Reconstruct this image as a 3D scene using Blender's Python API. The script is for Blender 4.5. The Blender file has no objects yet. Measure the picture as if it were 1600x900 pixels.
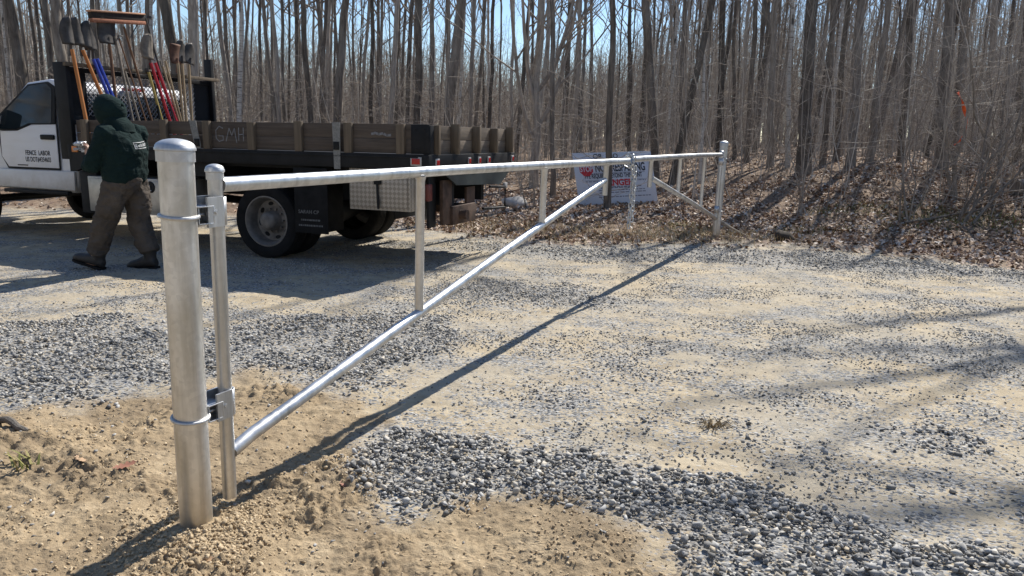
import bpy, bmesh, math, random
import numpy as np
from mathutils import Vector, Matrix, Euler
sc = bpy.context.scene
COL = sc.collection
R = math.radians

# ------------------------------------------------------------------ camera
PITCH, ROLL, EYE, FPX = R(11.907), R(2.118), 1.398, 1147.6
cam = bpy.data.cameras.new('camera'); cam.sensor_width = 36; cam.lens = 36*FPX/1600
cam.clip_start = .05; cam.clip_end = 2000
camo = bpy.data.objects.new('camera', cam); COL.objects.link(camo)
fw = Vector((0, math.cos(PITCH), -math.sin(PITCH))); up0 = Vector((0, math.sin(PITCH), math.cos(PITCH))); rt0 = Vector((1, 0, 0))
rt = rt0*math.cos(ROLL)+up0*math.sin(ROLL); upv = -rt0*math.sin(ROLL)+up0*math.cos(ROLL)
M = Matrix((rt, upv, -fw)).transposed().to_4x4(); M.translation = (0, 0, EYE)
camo.matrix_world = M
sc.camera = camo
# ------------------------------------------------------------------ sky, sun, exposure
SUN_AZ, SUN_EL = R(30.5), R(44.2)
w = bpy.data.worlds.new("World"); sc.world = w; w.use_nodes = True
nt = w.node_tree; nt.nodes.clear()
sky = nt.nodes.new('ShaderNodeTexSky'); sky.sky_type = 'NISHITA'; sky.sun_disc = False
sky.sun_elevation = SUN_EL; sky.sun_rotation = SUN_AZ; sky.air_density = 1.0; sky.dust_density = .15; sky.ozone_density = 4.0; sky.altitude = 50
bg = nt.nodes.new('ShaderNodeBackground'); bg.inputs[1].default_value = .105
out = nt.nodes.new('ShaderNodeOutputWorld')
nt.links.new(sky.outputs[0], bg.inputs[0]); nt.links.new(bg.outputs[0], out.inputs[0])
sun = bpy.data.lights.new('sun', 'SUN'); sun.energy = 5.0; sun.angle = R(.53); sun.color = (1, .95, .87)
suno = bpy.data.objects.new('sun', sun); COL.objects.link(suno)
SD = Vector((math.sin(SUN_AZ)*math.cos(SUN_EL), math.cos(SUN_AZ)*math.cos(SUN_EL), math.sin(SUN_EL)))
suno.rotation_euler = SD.to_track_quat('Z', 'Y').to_euler(); suno.location = SD*60
sc.view_settings.view_transform = 'Standard'; sc.view_settings.look = 'None'
sc.view_settings.exposure = .48; sc.view_settings.gamma = 1
sc.cycles.max_bounces = 6; sc.cycles.use_denoising = True

# ------------------------------------------------------------------ mesh helpers
def mesh_np(name, v, polys_list, mats=(), smooth=False, attrs=None):
    """polys_list: list of int arrays (n,k)"""
    me = bpy.data.meshes.new(name)
    v = np.asarray(v, np.float32)
    me.vertices.add(len(v)); me.vertices.foreach_set('co', v.ravel())
    tot = sum(p.size for p in polys_list); npoly = sum(len(p) for p in polys_list)
    me.loops.add(tot); me.polygons.add(npoly)
    me.loops.foreach_set('vertex_index', np.concatenate([p.ravel() for p in polys_list]).astype(np.int32))
    ls = np.concatenate([np.full(len(p), p.shape[1]) for p in polys_list]); st = np.concatenate([[0], np.cumsum(ls)[:-1]])
    me.polygons.foreach_set('loop_start', st.astype(np.int32))
    if smooth: me.polygons.foreach_set('use_smooth', np.ones(npoly, bool))
    for k, a in (attrs or {}).items():
        at = me.attributes.new(k, 'FLOAT', 'POINT'); at.data.foreach_set('value', np.asarray(a, np.float32))
    me.update(calc_edges=True); me.validate()
    for m in mats: me.materials.append(m)
    return me

def link(name, me, parent=None, loc=(0, 0, 0), rot=(0, 0, 0)):
    o = bpy.data.objects.new(name, me); COL.objects.link(o)
    o.location = loc; o.rotation_euler = rot
    if parent: o.parent = parent
    return o

def tag(o, label=None, cat=None, group=None, kind=None):
    if label: o['label'] = label
    if cat: o['category'] = cat
    if group: o['group'] = group
    if kind: o['kind'] = kind
    return o

def empty(name, label, cat, loc=(0, 0, 0), rot=(0, 0, 0), group=None):
    o = link(name, None, None, loc, rot); o.empty_display_size = .2
    return tag(o, label, cat, group)

class MB:
    def __init__(s): s.bm = bmesh.new()
    def box(s, x0, x1, y0, y1, z0, z1, bev=0, m=None):
        c = Matrix.Translation(((x0+x1)/2, (y0+y1)/2, (z0+z1)/2)) @ Matrix.Diagonal((abs(x1-x0), abs(y1-y0), abs(z1-z0), 1))
        r = bmesh.ops.create_cube(s.bm, size=1, matrix=(m @ c) if m else c)
        if bev:
            es = list({e for v in r['verts'] for e in v.link_edges})
            bmesh.ops.bevel(s.bm, geom=es, offset=bev, segments=2, profile=.5, affect='EDGES')
        return s
    def tube(s, pts, rad, n=12, cap=True, flat=1.0, closed=False):
        pts = [Vector(p) for p in pts]; K = len(pts)
        if not hasattr(rad, '__len__'): rad = [rad]*K
        rings = []; ref = None
        for i, p in enumerate(pts):
            if closed: d = pts[(i+1) % K]-pts[i-1]
            else: d = pts[min(i+1, K-1)]-pts[max(i-1, 0)]
            d.normalize()
            if ref is None: ref = Vector((0, 0, 1)) if abs(d.z) < .9 else Vector((1, 0, 0))
            a = d.cross(ref)
            if a.length < 1e-4: a = d.cross(Vector((0, 1, 0)))
            a.normalize(); b = a.cross(d)
            ref = b.copy() if abs(b.length) > .1 else ref
            rings.append([s.bm.verts.new(p+a*(rad[i]*math.cos(t))+b*(rad[i]*flat*math.sin(t))) for t in [2*math.pi*k/n for k in range(n)]])
        rr = rings+[rings[0]] if closed else rings
        for r0, r1 in zip(rr[:-1], rr[1:]):
            for k in range(n): s.bm.faces.new((r0[k], r0[(k+1) % n], r1[(k+1) % n], r1[k]))
        if cap and not closed:
            s.bm.faces.new(rings[0][::-1]); s.bm.faces.new(rings[-1])
        return s
    def lathe(s, prof, n=32, m=None, cap=(False, False)):
        m = m or Matrix.Identity(4); rings = []
        for r, z in prof:
            if r < 1e-6: rings.append([s.bm.verts.new(m @ Vector((0, 0, z)))])
            else: rings.append([s.bm.verts.new(m @ Vector((r*math.cos(2*math.pi*k/n), r*math.sin(2*math.pi*k/n), z))) for k in range(n)])
        for a, b in zip(rings[:-1], rings[1:]):
            for k in range(n):
                k2 = (k+1) % n
                if len(a) == 1 and len(b) == 1: continue
                if len(a) == 1: s.bm.faces.new((a[0], b[k2], b[k]))
                elif len(b) == 1: s.bm.faces.new((a[k], a[k2], b[0]))
                else: s.bm.faces.new((a[k], a[k2], b[k2], b[k]))
        if cap[0] and len(rings[0]) > 1: s.bm.faces.new(rings[0][::-1])
        if cap[1] and len(rings[-1]) > 1: s.bm.faces.new(rings[-1])
        return s
    def prism(s, poly, y0, y1, m=None, bev=0):
        """poly in (x,z), extruded along y"""
        m = m or Matrix.Identity(4)
        a = [s.bm.verts.new(m @ Vector((x, y0, z))) for x, z in poly]; b = [s.bm.verts.new(m @ Vector((x, y1, z))) for x, z in poly]
        n = len(poly); fs = [s.bm.faces.new(a), s.bm.faces.new(b[::-1])]
        for k in range(n): fs.append(s.bm.faces.new((a[k], b[k], b[(k+1) % n], a[(k+1) % n])))
        if bev:
            es = list({e for v in a+b for e in v.link_edges})
            bmesh.ops.bevel(s.bm, geom=es, offset=bev, segments=3, profile=.5, affect='EDGES')
        return s
    def grid(s, f, nu, nv, closeu=False):
        vs = [[s.bm.verts.new(f(i/(nu if closeu else nu-1), j/(nv-1))) for j in range(nv)] for i in range(nu)]
        for i in range(nu if closeu else nu-1):
            for j in range(nv-1): s.bm.faces.new((vs[i][j], vs[(i+1) % nu][j], vs[(i+1) % nu][j+1], vs[i][j+1]))
        return s
    def build(s, name, mat, parent=None, smooth=True, angle=35, loc=(0, 0, 0), rot=(0, 0, 0)):
        bmesh.ops.recalc_face_normals(s.bm, faces=s.bm.faces[:])
        for f in s.bm.faces: f.smooth = smooth
        if smooth:
            ca = math.radians(angle)
            for e in s.bm.edges:
                if len(e.link_faces) == 2 and e.calc_face_angle(0) > ca: e.smooth = False
        me = bpy.data.meshes.new(name); s.bm.to_mesh(me); s.bm.free()
        me.materials.append(mat)
        return link(name, me, parent, loc, rot)

def text_mesh(name, txt, size, mat, parent, mtx, bold=0.0, align='LEFT', depth=.0008, sx=1.0, spacing=1.0):
    cu = bpy.data.curves.new(name, 'FONT'); cu.body = txt; cu.size = size; cu.align_x = align; cu.extrude = depth
    cu.offset = bold; cu.space_character = spacing; cu.space_word = 1.0
    tmp = bpy.data.objects.new(name, cu); COL.objects.link(tmp)
    bpy.context.view_layer.update()
    me = bpy.data.meshes.new_from_object(tmp.evaluated_get(bpy.context.evaluated_depsgraph_get()))
    bpy.data.objects.remove(tmp); bpy.data.curves.remove(cu)
    me.name = name; me.transform(mtx @ Matrix.Diagonal((sx, 1, 1, 1))); me.materials.clear(); me.materials.append(mat)
    return link(name, me, parent)

# ------------------------------------------------------------------ numpy noise
_pr = np.random.RandomState(7); _perm = _pr.permutation(256); _perm = np.concatenate([_perm, _perm]); _ga = _pr.rand(256)*2*np.pi
_gx, _gy = np.cos(_ga), np.sin(_ga)
def pnoise(x, y):
    xi = np.floor(x).astype(int); yi = np.floor(y).astype(int); xf = x-xi; yf = y-yi; xi &= 255; yi &= 255
    def g(ix, iy, dx, dy):
        h = _perm[_perm[ix & 255]+(iy & 255)]; return _gx[h]*dx+_gy[h]*dy
    u = xf*xf*xf*(xf*(xf*6-15)+10); v = yf*yf*yf*(yf*(yf*6-15)+10)
    a = g(xi, yi, xf, yf); b = g(xi+1, yi, xf-1, yf); c = g(xi, yi+1, xf, yf-1); d = g(xi+1, yi+1, xf-1, yf-1)
    return (a+(b-a)*u)+((c+(d-c)*u)-(a+(b-a)*u))*v
def fbm(x, y, f, oct=4, gain=.5):
    t = 0; a = 1.
    for i in range(oct): t = t+a*pnoise(x*f+i*17.3, y*f-i*9.1); a *= gain; f *= 2.07
    return t
def sstep(a, b, x):
    t = np.clip((x-a)/(b-a), 0, 1); return t*t*(3-2*t)
def polysd(px, py, poly):
    """signed distance, positive inside"""
    P = np.array(poly); n = len(P); ins = np.zeros(px.shape, bool); dm = np.full(px.shape, 1e9)
    for i in range(n):
        a = P[i]; b = P[(i+1) % n]; e = b-a
        t = np.clip(((px-a[0])*e[0]+(py-a[1])*e[1])/(e@e), 0, 1)
        dm = np.minimum(dm, (px-a[0]-t*e[0])**2+(py-a[1]-t*e[1])**2)
        c = ((a[1] > py) != (b[1] > py)) & (px < (b[0]-a[0])*(py-a[1])/((b[1]-a[1]) if b[1] != a[1] else 1e-9)+a[0]); ins ^= c
    d = np.sqrt(dm); return np.where(ins, d, -d)

# ------------------------------------------------------------------ site layout
PA = [(-.7,2.77),(-.67,3.12),(-.53,3.32),(-.27,3.19),(.17,3.16),(.58,2.96),(.98,2.9),(1.25,2.63),(1.49,2.46),(1.95,2.38),(2.3,2.0),(1.5,1.6),(.6,1.7),(.55,2.35),(.41,2.49),(.23,2.6),(.03,2.66),(-.16,2.57),(-.34,2.44),(-.45,2.5),(-.57,2.64)]
PB = [(-4.6,4.6),(-3.78,4.88),(-3.35,5.03),(-3.13,5.36),(-2.47,4.98),(-2.06,4.87),(-1.56,5.27),(-1.08,5.48),(-.52,5.36),(-.29,4.87),(-.52,4.21),(-.82,3.83),(-1.17,3.93),(-1.46,4.04),(-1.62,3.8),(-1.86,3.72),(-2.01,3.42),(-2.28,3.35),(-2.6,3.28),(-3.2,3.2)]
PE = [(-.9,6.33),(-.49,6.83),(0,6.93),(.6,6.73),(1.13,6.28),(.85,5.89),(.27,5.91),(-.21,5.95),(-.64,5.99)]
PC = [(.32,4.13),(.92,5.03),(1.85,5.72),(3.43,6.41),(4.28,5.67),(2.63,3.34),(2.09,3.15),(1.84,3.59),(1.5,4.03),(.95,4.08)]
PD = [(-.88,9.69),(.47,9.34),(1.6,9.45),(2.59,9.75),(4.1,9.8),(5.3,9.15),(6.64,8.71),(5.96,8.0),(4.73,8.25),(3.25,8.3),(2.21,8.5),(.72,8.3),(-.64,8.86)]
PF = [(-.3,3.55),(.02,3.87),(.36,3.62),(.8,3.33),(1.22,3.22),(1.51,2.86),(1.8,2.67),(2.03,2.49),(2.17,2.69),(2.01,3.02),(1.57,3.32),(1.04,3.69),(.39,4.02),(-.13,4.07)]
PS = [(-4.5,3.2),(-2.74,3.31),(-2.14,3.33),(-1.82,3.63),(-1.62,3.8),(-1.44,3.98),(-1.15,3.85),(-.82,3.5),(-.6,3.35),(-.67,3.12),(-.69,2.77),(-.57,2.62),(-.44,2.48),(-.34,2.43),(-.16,2.55),(.03,2.63),(.23,2.57),(.41,2.47),(.54,2.33),(.54,1.8),(-.4,.4),(-4,.4)]
TRK = Vector((-.83, 7.131, 0)); TA = R(19.721); TF = (-math.cos(TA), math.sin(TA)); TL_ = (-math.sin(TA), -math.cos(TA))
EX = [-80,-30,-8,-3,-.8,.4,2.8,4.2,6,8,20,80]; EY = [18,14,12.6,11.6,10.4,9.6,10.1,10.3,9.0,8.2,3,-8]
GA = R(25.621); GD = np.array([math.sin(GA), math.cos(GA)]); GP = np.array([-1.065, 2.321]); GLEN = 9.293
def leafd(x, y): return y-np.interp(x, EX, EY)
def masks(x, y):
    n1 = fbm(x, y, 3.0, 3)*.22; n2 = fbm(x+31, y+7, 7., 2)*.07
    m = {}
    m['soil'] = sstep(-.18, .1, polysd(x, y, PS)+n1)
    m['leaf'] = sstep(-.45, .55, leafd(x, y)+n1*3.2+n2*4)
    g = sstep(-.08, .10, polysd(x, y, PA)+n1*.35+n2)
    g = np.maximum(g, .95*sstep(-.2, .2, polysd(x, y, PB)+n1))
    g = np.maximum(g, .85*sstep(-.25, .25, polysd(x, y, PE)+n1))
    g = np.maximum(g, .85*sstep(-.3, .3, polysd(x, y, PC)+n1*1.5)*sstep(-.12, .22, fbm(x+5, y, 1.3, 4)))
    g = np.maximum(g, .85*sstep(-.25, .25, polysd(x, y, PD)+n1))
    g = np.maximum(g, .4*sstep(-.2, .2, polysd(x, y, PF)+n1))
    m['gravel'] = g
    return m
def zg(x, y, fine=True):
    x = np.asarray(x, float); y = np.asarray(y, float)
    d = leafd(x, y)
    z = np.interp(x, [-40,-10,0,3,8,20], [.1,.1,.18,.35,1.0,1.25])*sstep(-.2, 9, d)+.004*np.clip(d-9, 0, 200)*0
    t = (x-TRK.x)*TF[0]+(y-TRK.y)*TF[1]
    z = z-.0193*np.clip(t, 0, 10)*(1-sstep(0, 3, d))
    z = z+.006*fbm(x, y, .45, 2)*sstep(2, 6, np.hypot(x, y))*2
    m = masks(x, y)
    z = z+m['gravel']*.012*sstep(9, 3, y)
    z = z+.045*np.exp(-((x-GP[0]-.02)**2+(y-GP[1])**2)/.05)+.03*np.exp(-((x+.9)**2+(y-2.0)**2)/.05)
    z = z+.05*np.exp(-(((x-.33)/.26)**2+((y-2.3)/.17)**2))
    z = z+.06*np.exp(-(((x+2.3)/.6)**2+((y-2.9)/.22)**2))
    if fine:
        s = m['soil']; l = m['leaf']
        rg = .45+.9*sstep(-.1, .35, fbm(x+9, y, 1.6, 3)+.5*np.exp(-((x+1)**2+(y-2.1)**2)/.12)); z = z+s*(.034*fbm(x, y, 2.4, 3)+rg*(.026*np.abs(fbm(x, y, 8, 4))+.016*fbm(x, y, 26, 3)+.022*np.maximum(0, fbm(x+3, y, 15, 3)-.05)+.010*fbm(x, y, 70, 2)))
        z = z+(1-s)*(1-l)*(.010*fbm(x, y, 3., 3)+.005*fbm(x, y, 22, 3))
        z = z+l*(.05*fbm(x, y, 1.2, 3)+.02*fbm(x, y, 6, 2))
    return z
def zg1(x, y): return float(zg(np.array([x]), np.array([y]))[0])

# ------------------------------------------------------------------ material helpers
class NT:
    def __init__(s, name):
        s.m = bpy.data.materials.new(name); s.m.use_nodes = True; s.t = s.m.node_tree; s.t.nodes.clear()
        s.o = s.t.nodes.new('ShaderNodeOutputMaterial'); s.b = s.t.nodes.new('ShaderNodeBsdfPrincipled'); s.l(s.b.outputs[0], s.o.inputs[0])
    def l(s, a, b): s.t.links.new(a, b)
    def n(s, typ, **k):
        nd = s.t.nodes.new('ShaderNode'+typ)
        for a, b in k.items(): setattr(nd, a, b)
        return nd
    def co(s, scale=(1, 1, 1), obj=True):
        c = s.n('TexCoord'); mp = s.n('Mapping'); mp.inputs['Scale'].default_value = scale; s.l(c.outputs['Object'], mp.inputs[0]); return mp.outputs[0]
    def noise(s, vec, scale, detail=4, rough=.55, dist=0):
        nd = s.n('TexNoise'); nd.inputs['Scale'].default_value = scale; nd.inputs['Detail'].default_value = detail; nd.inputs['Roughness'].default_value = rough; nd.inputs['Distortion'].default_value = dist
        s.l(vec, nd.inputs['Vector']); return nd.outputs['Fac']
    def voro(s, vec, scale, feature='F1'):
        nd = s.n('TexVoronoi'); nd.feature = feature; nd.inputs['Scale'].default_value = scale; s.l(vec, nd.inputs['Vector']); return nd
    def ramp(s, fac, stops):
        nd = s.n('ValToRGB'); e = nd.color_ramp.elements
        while len(e) > 1: e.remove(e[-1])
        for i, (p, c) in enumerate(stops):
            el = e[0] if i == 0 else e.new(p)
            el.position = p; el.color = (*c, 1) if len(c) == 3 else c
        s.l(fac, nd.inputs[0]); return nd.outputs[0]
    def mix(s, fac, a, b, blend='MIX'):
        nd = s.n('Mix', data_type='RGBA', blend_type=blend)
        for sock, v in ((nd.inputs[0], fac), (nd.inputs[6], a), (nd.inputs[7], b)):
            if isinstance(v, (int, float)): sock.default_value = v
            elif isinstance(v, tuple): sock.default_value = (*v, 1) if len(v) == 3 else v
            else: s.l(v, sock)
        return nd.outputs[2]
    def math(s, op, a, b=0., clamp=False):
        nd = s.n('Math', operation=op, use_clamp=clamp)
        for sock, v in zip(nd.inputs, (a, b)):
            if isinstance(v, (int, float)): sock.default_value = v
            else: s.l(v, sock)
        return nd.outputs[0]
    def attr(s, name):
        nd = s.n('Attribute'); nd.attribute_name = name; return nd.outputs['Fac']
    def bump(s, h, strength=.3, dist=.01):
        nd = s.n('Bump'); nd.inputs['Strength'].default_value = strength; nd.inputs['Distance'].default_value = dist
        s.l(h, nd.inputs['Height']); s.l(nd.outputs[0], s.b.inputs['Normal']); return nd
    def set(s, **k):
        names = dict(col='Base Color', rough='Roughness', metal='Metallic', spec='Specular IOR Level')
        for a, v in k.items():
            so = s.b.inputs[names[a]]
            if isinstance(v, (int, float)): so.default_value = v
            elif isinstance(v, tuple): so.default_value = (*v, 1)
            else: s.l(v, so)
        return s

def simple(name, col, rough=.6, metal=0, var=.25, vscale=6, bump=0, bscale=40, spec=.5):
    n = NT(name); v = n.co()
    f = n.noise(v, vscale, 5)
    d = tuple(c*(1-var) for c in col); l = tuple(min(1, c*(1+var)) for c in col)
    c = n.ramp(f, [(.3, d), (.7, l)])
    n.set(col=c, metal=metal, spec=spec, rough=n.math('MULTIPLY_ADD', f, .2) if False else rough)
    if bump: n.bump(n.noise(v, bscale, 4), bump, .004)
    return n.m
def wood(name, a, b, axis=0, rough=.8, sc_=1.0):
    n = NT(name); s = [26*sc_]*3; s[axis] = 1.6*sc_
    v = n.co(tuple(s)); f = n.noise(v, 1.0, 6, .65, .4); g = n.noise(n.co(), 2.5, 3)
    c = n.ramp(f, [(.28, a), (.72, b)])
    c = n.mix(n.math('MULTIPLY', g, .5), c, tuple(x*.62 for x in a))
    n.set(col=c, rough=rough, spec=.25); n.bump(f, .25, .004); return n.m
# ------------------------------------------------------------------ materials
def mat_ground():
    n = NT('ground'); v = n.co()
    big = n.noise(v, .9, 4); med = n.noise(v, 6., 5, .6); fin = n.noise(v, 70, 4, .7); gr = n.noise(v, 240, 2, .7)
    road = n.ramp(med, [(.25, (.30,.24,.16)), (.5, (.46,.38,.26)), (.75, (.56,.48,.345))])
    road = n.mix(n.ramp(big, [(.42, (0,0,0)), (.68, (.75,)*3)]), road, (.355,.33,.28))
    # embedded stone chips
    wv = n.n('Mapping'); wv.inputs['Scale'].default_value = (.8, 1.15, 1); n.l(v, wv.inputs[0]); vo = n.voro(wv.outputs[0], 44); hs = n.n('SeparateColor'); n.l(vo.outputs['Color'], hs.inputs[0])
    stone = n.ramp(hs.outputs[0], [(0, (.07,.075,.083)), (.35, (.17,.177,.185)), (.7, (.30,.305,.305)), (1, (.52,.51,.48))])
    patch = n.ramp(n.noise(n.co((.8, 1.25, 1)), 1.7, 6, .68), [(.43, (.03,)*3), (.53, (.45,)*3), (.62, (1.0,)*3)])
    dens = n.math('MAXIMUM', n.attr('gravel'), patch)
    keep = n.math('LESS_THAN', hs.outputs[1], dens)
    core = n.math('LESS_THAN', vo.outputs['Distance'], .46)
    smask = n.math('MULTIPLY', keep, core)
    vo2 = n.voro(wv.outputs[0], 105); h2 = n.n('SeparateColor'); n.l(vo2.outputs['Color'], h2.inputs[0])
    st2 = n.ramp(h2.outputs[0], [(0, (.09,.094,.10)), (.5, (.25,.25,.245)), (1, (.5,.485,.45))])
    k2 = n.math('LESS_THAN', h2.outputs[2], n.math('MULTIPLY_ADD', dens, .5, ) if False else n.math('MULTIPLY', dens, .75))
    road = n.mix(k2, road, st2); road = n.mix(smask, road, stone)
    soil = n.ramp(med, [(.25, (.27,.20,.12)), (.5, (.43,.33,.205)), (.75, (.55,.44,.29))])
    soil = n.mix(n.ramp(n.noise(v, 2.4, 4), [(.42, (0,0,0)), (.62, (.85,)*3)]), soil, (.27,.205,.13))
    soil = n.mix(n.ramp(fin, [(.35, (.55,)*3), (.6, (0,0,0))]), soil, (.23,.165,.10)); soil = n.mix(n.ramp(n.noise(v, 17, 5, .7), [(.3, (.7,)*3), (.5, (0,0,0))]), soil, (.25,.185,.11))
    leaf = n.ramp(n.noise(v, 14, 5, .7), [(.25, (.07,.05,.034)), (.5, (.22,.15,.10)), (.75, (.42,.32,.23))])
    c = n.mix(n.attr('soil'), road, soil); c = n.mix(n.attr('leaf'), c, leaf)
    c = n.mix(n.math('MULTIPLY', n.ramp(gr, [(.3, (1,1,1)), (.6, (0,0,0))]), .18), c, (.2,.17,.13))
    n.set(col=c, rough=.92, spec=.2)
    h = n.math('ADD', n.math('MULTIPLY', fin, .5), n.math('MULTIPLY', gr, .25))
    dist = n.math('SUBTRACT', .5, vo.outputs['Distance'])
    h = n.math('ADD', h, n.math('MULTIPLY', smask, n.math('MULTIPLY', dist, 1.6)))
    n.bump(h, .9, .012)
    return n.m
def mat_stone():
    n = NT('crushed_stone'); v = n.co(); a = n.attr('rnd')
    c = n.ramp(a, [(0, (.075,.08,.087)), (.22, (.155,.161,.17)), (.5, (.30,.306,.31)), (.78, (.52,.515,.50)), (.9, (.45,.37,.26)), (1, (.72,.70,.65))])
    f = n.noise(v, 90, 4, .7); c = n.mix(n.math('MULTIPLY', f, .5), c, (.40,.36,.29))
    n.set(col=c, rough=.85, spec=.3); n.bump(n.noise(v, 260, 3), .4, .002); return n.m
def mat_clod():
    n = NT('soil_clod'); v = n.co(); a = n.attr('rnd'); f = n.noise(v, 60, 4, .7)
    c = n.ramp(n.math('MULTIPLY', n.math('ADD', a, f), .5), [(.2, (.30,.225,.14)), (.5, (.46,.355,.225)), (.8, (.58,.47,.32))])
    n.set(col=c, rough=.95, spec=.15); n.bump(n.noise(v, 300, 3), .5, .003); return n.m
def mat_leaf():
    n = NT('dead_leaf'); a = n.attr('rnd')
    c = n.ramp(a, [(0, (.14,.085,.055)), (.22, (.31,.19,.125)), (.45, (.48,.335,.235)), (.7, (.63,.50,.39)), (1, (.76,.68,.58))])
    f = n.noise(n.co(), 45, 3); c = n.mix(n.math('MULTIPLY', f, .35), c, (.2,.12,.07))
    n.set(col=c, rough=.7, spec=.35); return n.m
def mat_bark(name, a, b, rnd=True):
    n = NT(name); v = n.co((22, 22, 3.2)); f = n.noise(v, 1, 6, .7, .3); g = n.noise(n.co((1, 1, .5)), 1.7, 4)
    c = n.ramp(f, [(.3, a), (.7, b)])
    c = n.mix(n.ramp(g, [(.5, (0,0,0)), (.72, (.6,)*3)]), c, (.34,.325,.29))
    if rnd:
        oi = n.n('ObjectInfo'); hv = n.n('HueSaturation'); n.l(n.math('MULTIPLY_ADD', oi.outputs['Random'], .8) if False else n.math('ADD', n.math('MULTIPLY', oi.outputs['Random'], .75), .62), hv.inputs['Value'])
        n.l(c, hv.inputs['Color']); c = hv.outputs[0]
    n.set(col=c, rough=.95, spec=.15); n.bump(f, .7, .02); return n.m
def mat_twig(name, stops, attr=True):
    n = NT(name)
    a = n.attr('rnd') if attr else n.noise(n.co(), 3, 3)
    n.set(col=n.ramp(a, stops), rough=.8, spec=.3); return n.m
def mat_birch():
    n = NT('birch_bark'); f = n.noise(n.co((5, 5, 34)), 1, 4, .6); k = n.noise(n.co((4, 4, 2.2)), 1, 2)
    c = n.ramp(f, [(.34, (.10,.09,.08)), (.44, (.46,.44,.40)), (.8, (.66,.64,.60))])
    c = n.mix(n.ramp(k, [(.6, (0,0,0)), (.68, (.9,)*3)]), c, (.05,.045,.04))
    n.set(col=c, rough=.8); n.bump(f, .3, .005); return n.m
def mat_galv(name, tint=(.66,.665,.665), rough=.34, streak=True, dirt=.5):
    n = NT(name); v = n.co()
    f = n.noise(n.co((18, 18, 1.6)), 1, 5, .6, .2); sp = n.voro(v, 55); s = n.n('SeparateColor'); n.l(sp.outputs['Color'], s.inputs[0])
    c = n.ramp(f, [(.25, tuple(x*.55 for x in tint)), (.55, tint), (.8, tuple(min(1, x*1.1) for x in tint))])
    c = n.mix(n.math('MULTIPLY', s.outputs[0], .24), c, (.36,.37,.38))
    blot = n.noise(n.co((7, 7, 3)), 1, 4, .6)
    c = n.mix(n.math('MULTIPLY', n.ramp(blot, [(.45, (0,0,0)), (.65, (1,1,1))]), dirt), c, (.40,.365,.285))
    sx = n.n('SeparateXYZ'); n.l(v, sx.inputs[0]); low = n.ramp(n.math('ADD', sx.outputs[2], n.math('MULTIPLY', blot, .25)), [(.16, (.85,)*3), (.36, (0,0,0))]); c = n.mix(n.math('MULTIPLY', low, dirt), c, (.36,.28,.17))
    r = n.math('ADD', n.math('MULTIPLY', f, .3), rough-.1); r = n.math('ADD', r, n.math('MULTIPLY', blot, .12))
    n.set(col=c, metal=.93, rough=r); n.bump(n.math('ADD', f, n.math('MULTIPLY', n.noise(v, 160, 3), .5)), .06, .003); return n.m

G_MAT = mat_ground(); STONE = mat_stone(); CLOD = mat_clod(); LEAF = mat_leaf()
BARK = mat_bark('bark', (.15,.13,.11), (.43,.39,.34)); BIRCH = mat_birch()
BARK_D = mat_bark('dark_bark', (.07,.061,.052), (.245,.215,.183))
TWIG = mat_twig('twig', [(.3, (.20,.17,.14)), (.7, (.42,.37,.315))], False)
FARW = mat_twig('far_wood', [(0, (.19,.16,.135)), (.5, (.37,.325,.275)), (1, (.58,.53,.46))])
GALV = mat_galv('galvanised_post', (.76,.755,.735), .38, dirt=.5); GALV2 = mat_galv('galvanised_pipe', (.66,.665,.67), .30, dirt=.2); GALV3 = mat_galv('galvanised_fitting', (.62,.635,.65), .38, dirt=.1)
BLACK = simple('black_steel', (.012,.0125,.014), .6, 0, .4, 5, .1, spec=.25); BLACKR = simple('black_rubber', (.012,.012,.0125), .85, 0, .4, 9, .2, 60, spec=.25)
DARKGREEN = simple('dark_painted_steel', (.035,.045,.046), .45, 0, .4, 4, .1)
RUST = simple('rusty_steel', (.085,.052,.036), .8, .2, .5, 9, .4, 60)
def mat_white():
    n = NT('white_paint'); v = n.co(); sx = n.n('SeparateXYZ'); n.l(v, sx.inputs[0]); f = n.noise(v, 5, 6, .7); g = n.noise(n.co((2, 2, 9)), 1, 4)
    h = n.math('ADD', n.math('MULTIPLY', sx.outputs[2], .5), n.math('MULTIPLY', f, .22)); c = n.ramp(h, [(.36, (.40,.36,.31)), (.50, (.66,.655,.65)), (.62, (.75,.76,.78))])
    c = n.mix(n.math('MULTIPLY', n.ramp(g, [(.5, (0,0,0)), (.75, (1,1,1))]), .25), c, (.55,.52,.47)); n.set(col=c, rough=n.math('ADD', n.math('MULTIPLY', f, .25), .2)); return n.m
WHITE = mat_white()

BOARD = wood('weathered_plank', (.075,.058,.046), (.165,.132,.106), 0); BOARDY = wood('weathered_plank_cross', (.14,.11,.085), (.29,.24,.185), 1)
STAKE = wood('weathered_stake', (.11,.083,.058), (.235,.185,.13), 2)
ALU = simple('aluminium_box', (.42,.41,.39), .42, .75, .25, 8)
RED = simple('red_lens', (.42,.012,.012), .25, 0, .15, 30); AMBER = simple('amber_lens', (.62,.19,.03), .3, 0, .2, 30)
GREYM = simple('grey_bezel', (.42,.41,.40), .5, .2, .2, 20)
RIM = simple('dirty_wheel_steel', (.20,.185,.17), .6, .3, .35, 10)
GLASS = simple('dark_glass', (.012,.018,.022), .05, 0, .3, 2, spec=.5)
LETTER = simple('black_lettering', (.02,.02,.022), .6, 0, .1); WLET = simple('white_lettering', (.36,.37,.37), .7, 0, .2, 30)
CHALK = simple('chalk_mark', (.22,.22,.225), .9, 0, .3, 40)
SKIN = simple('skin', (.42,.25,.18), .55, 0, .15, 12)
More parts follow.
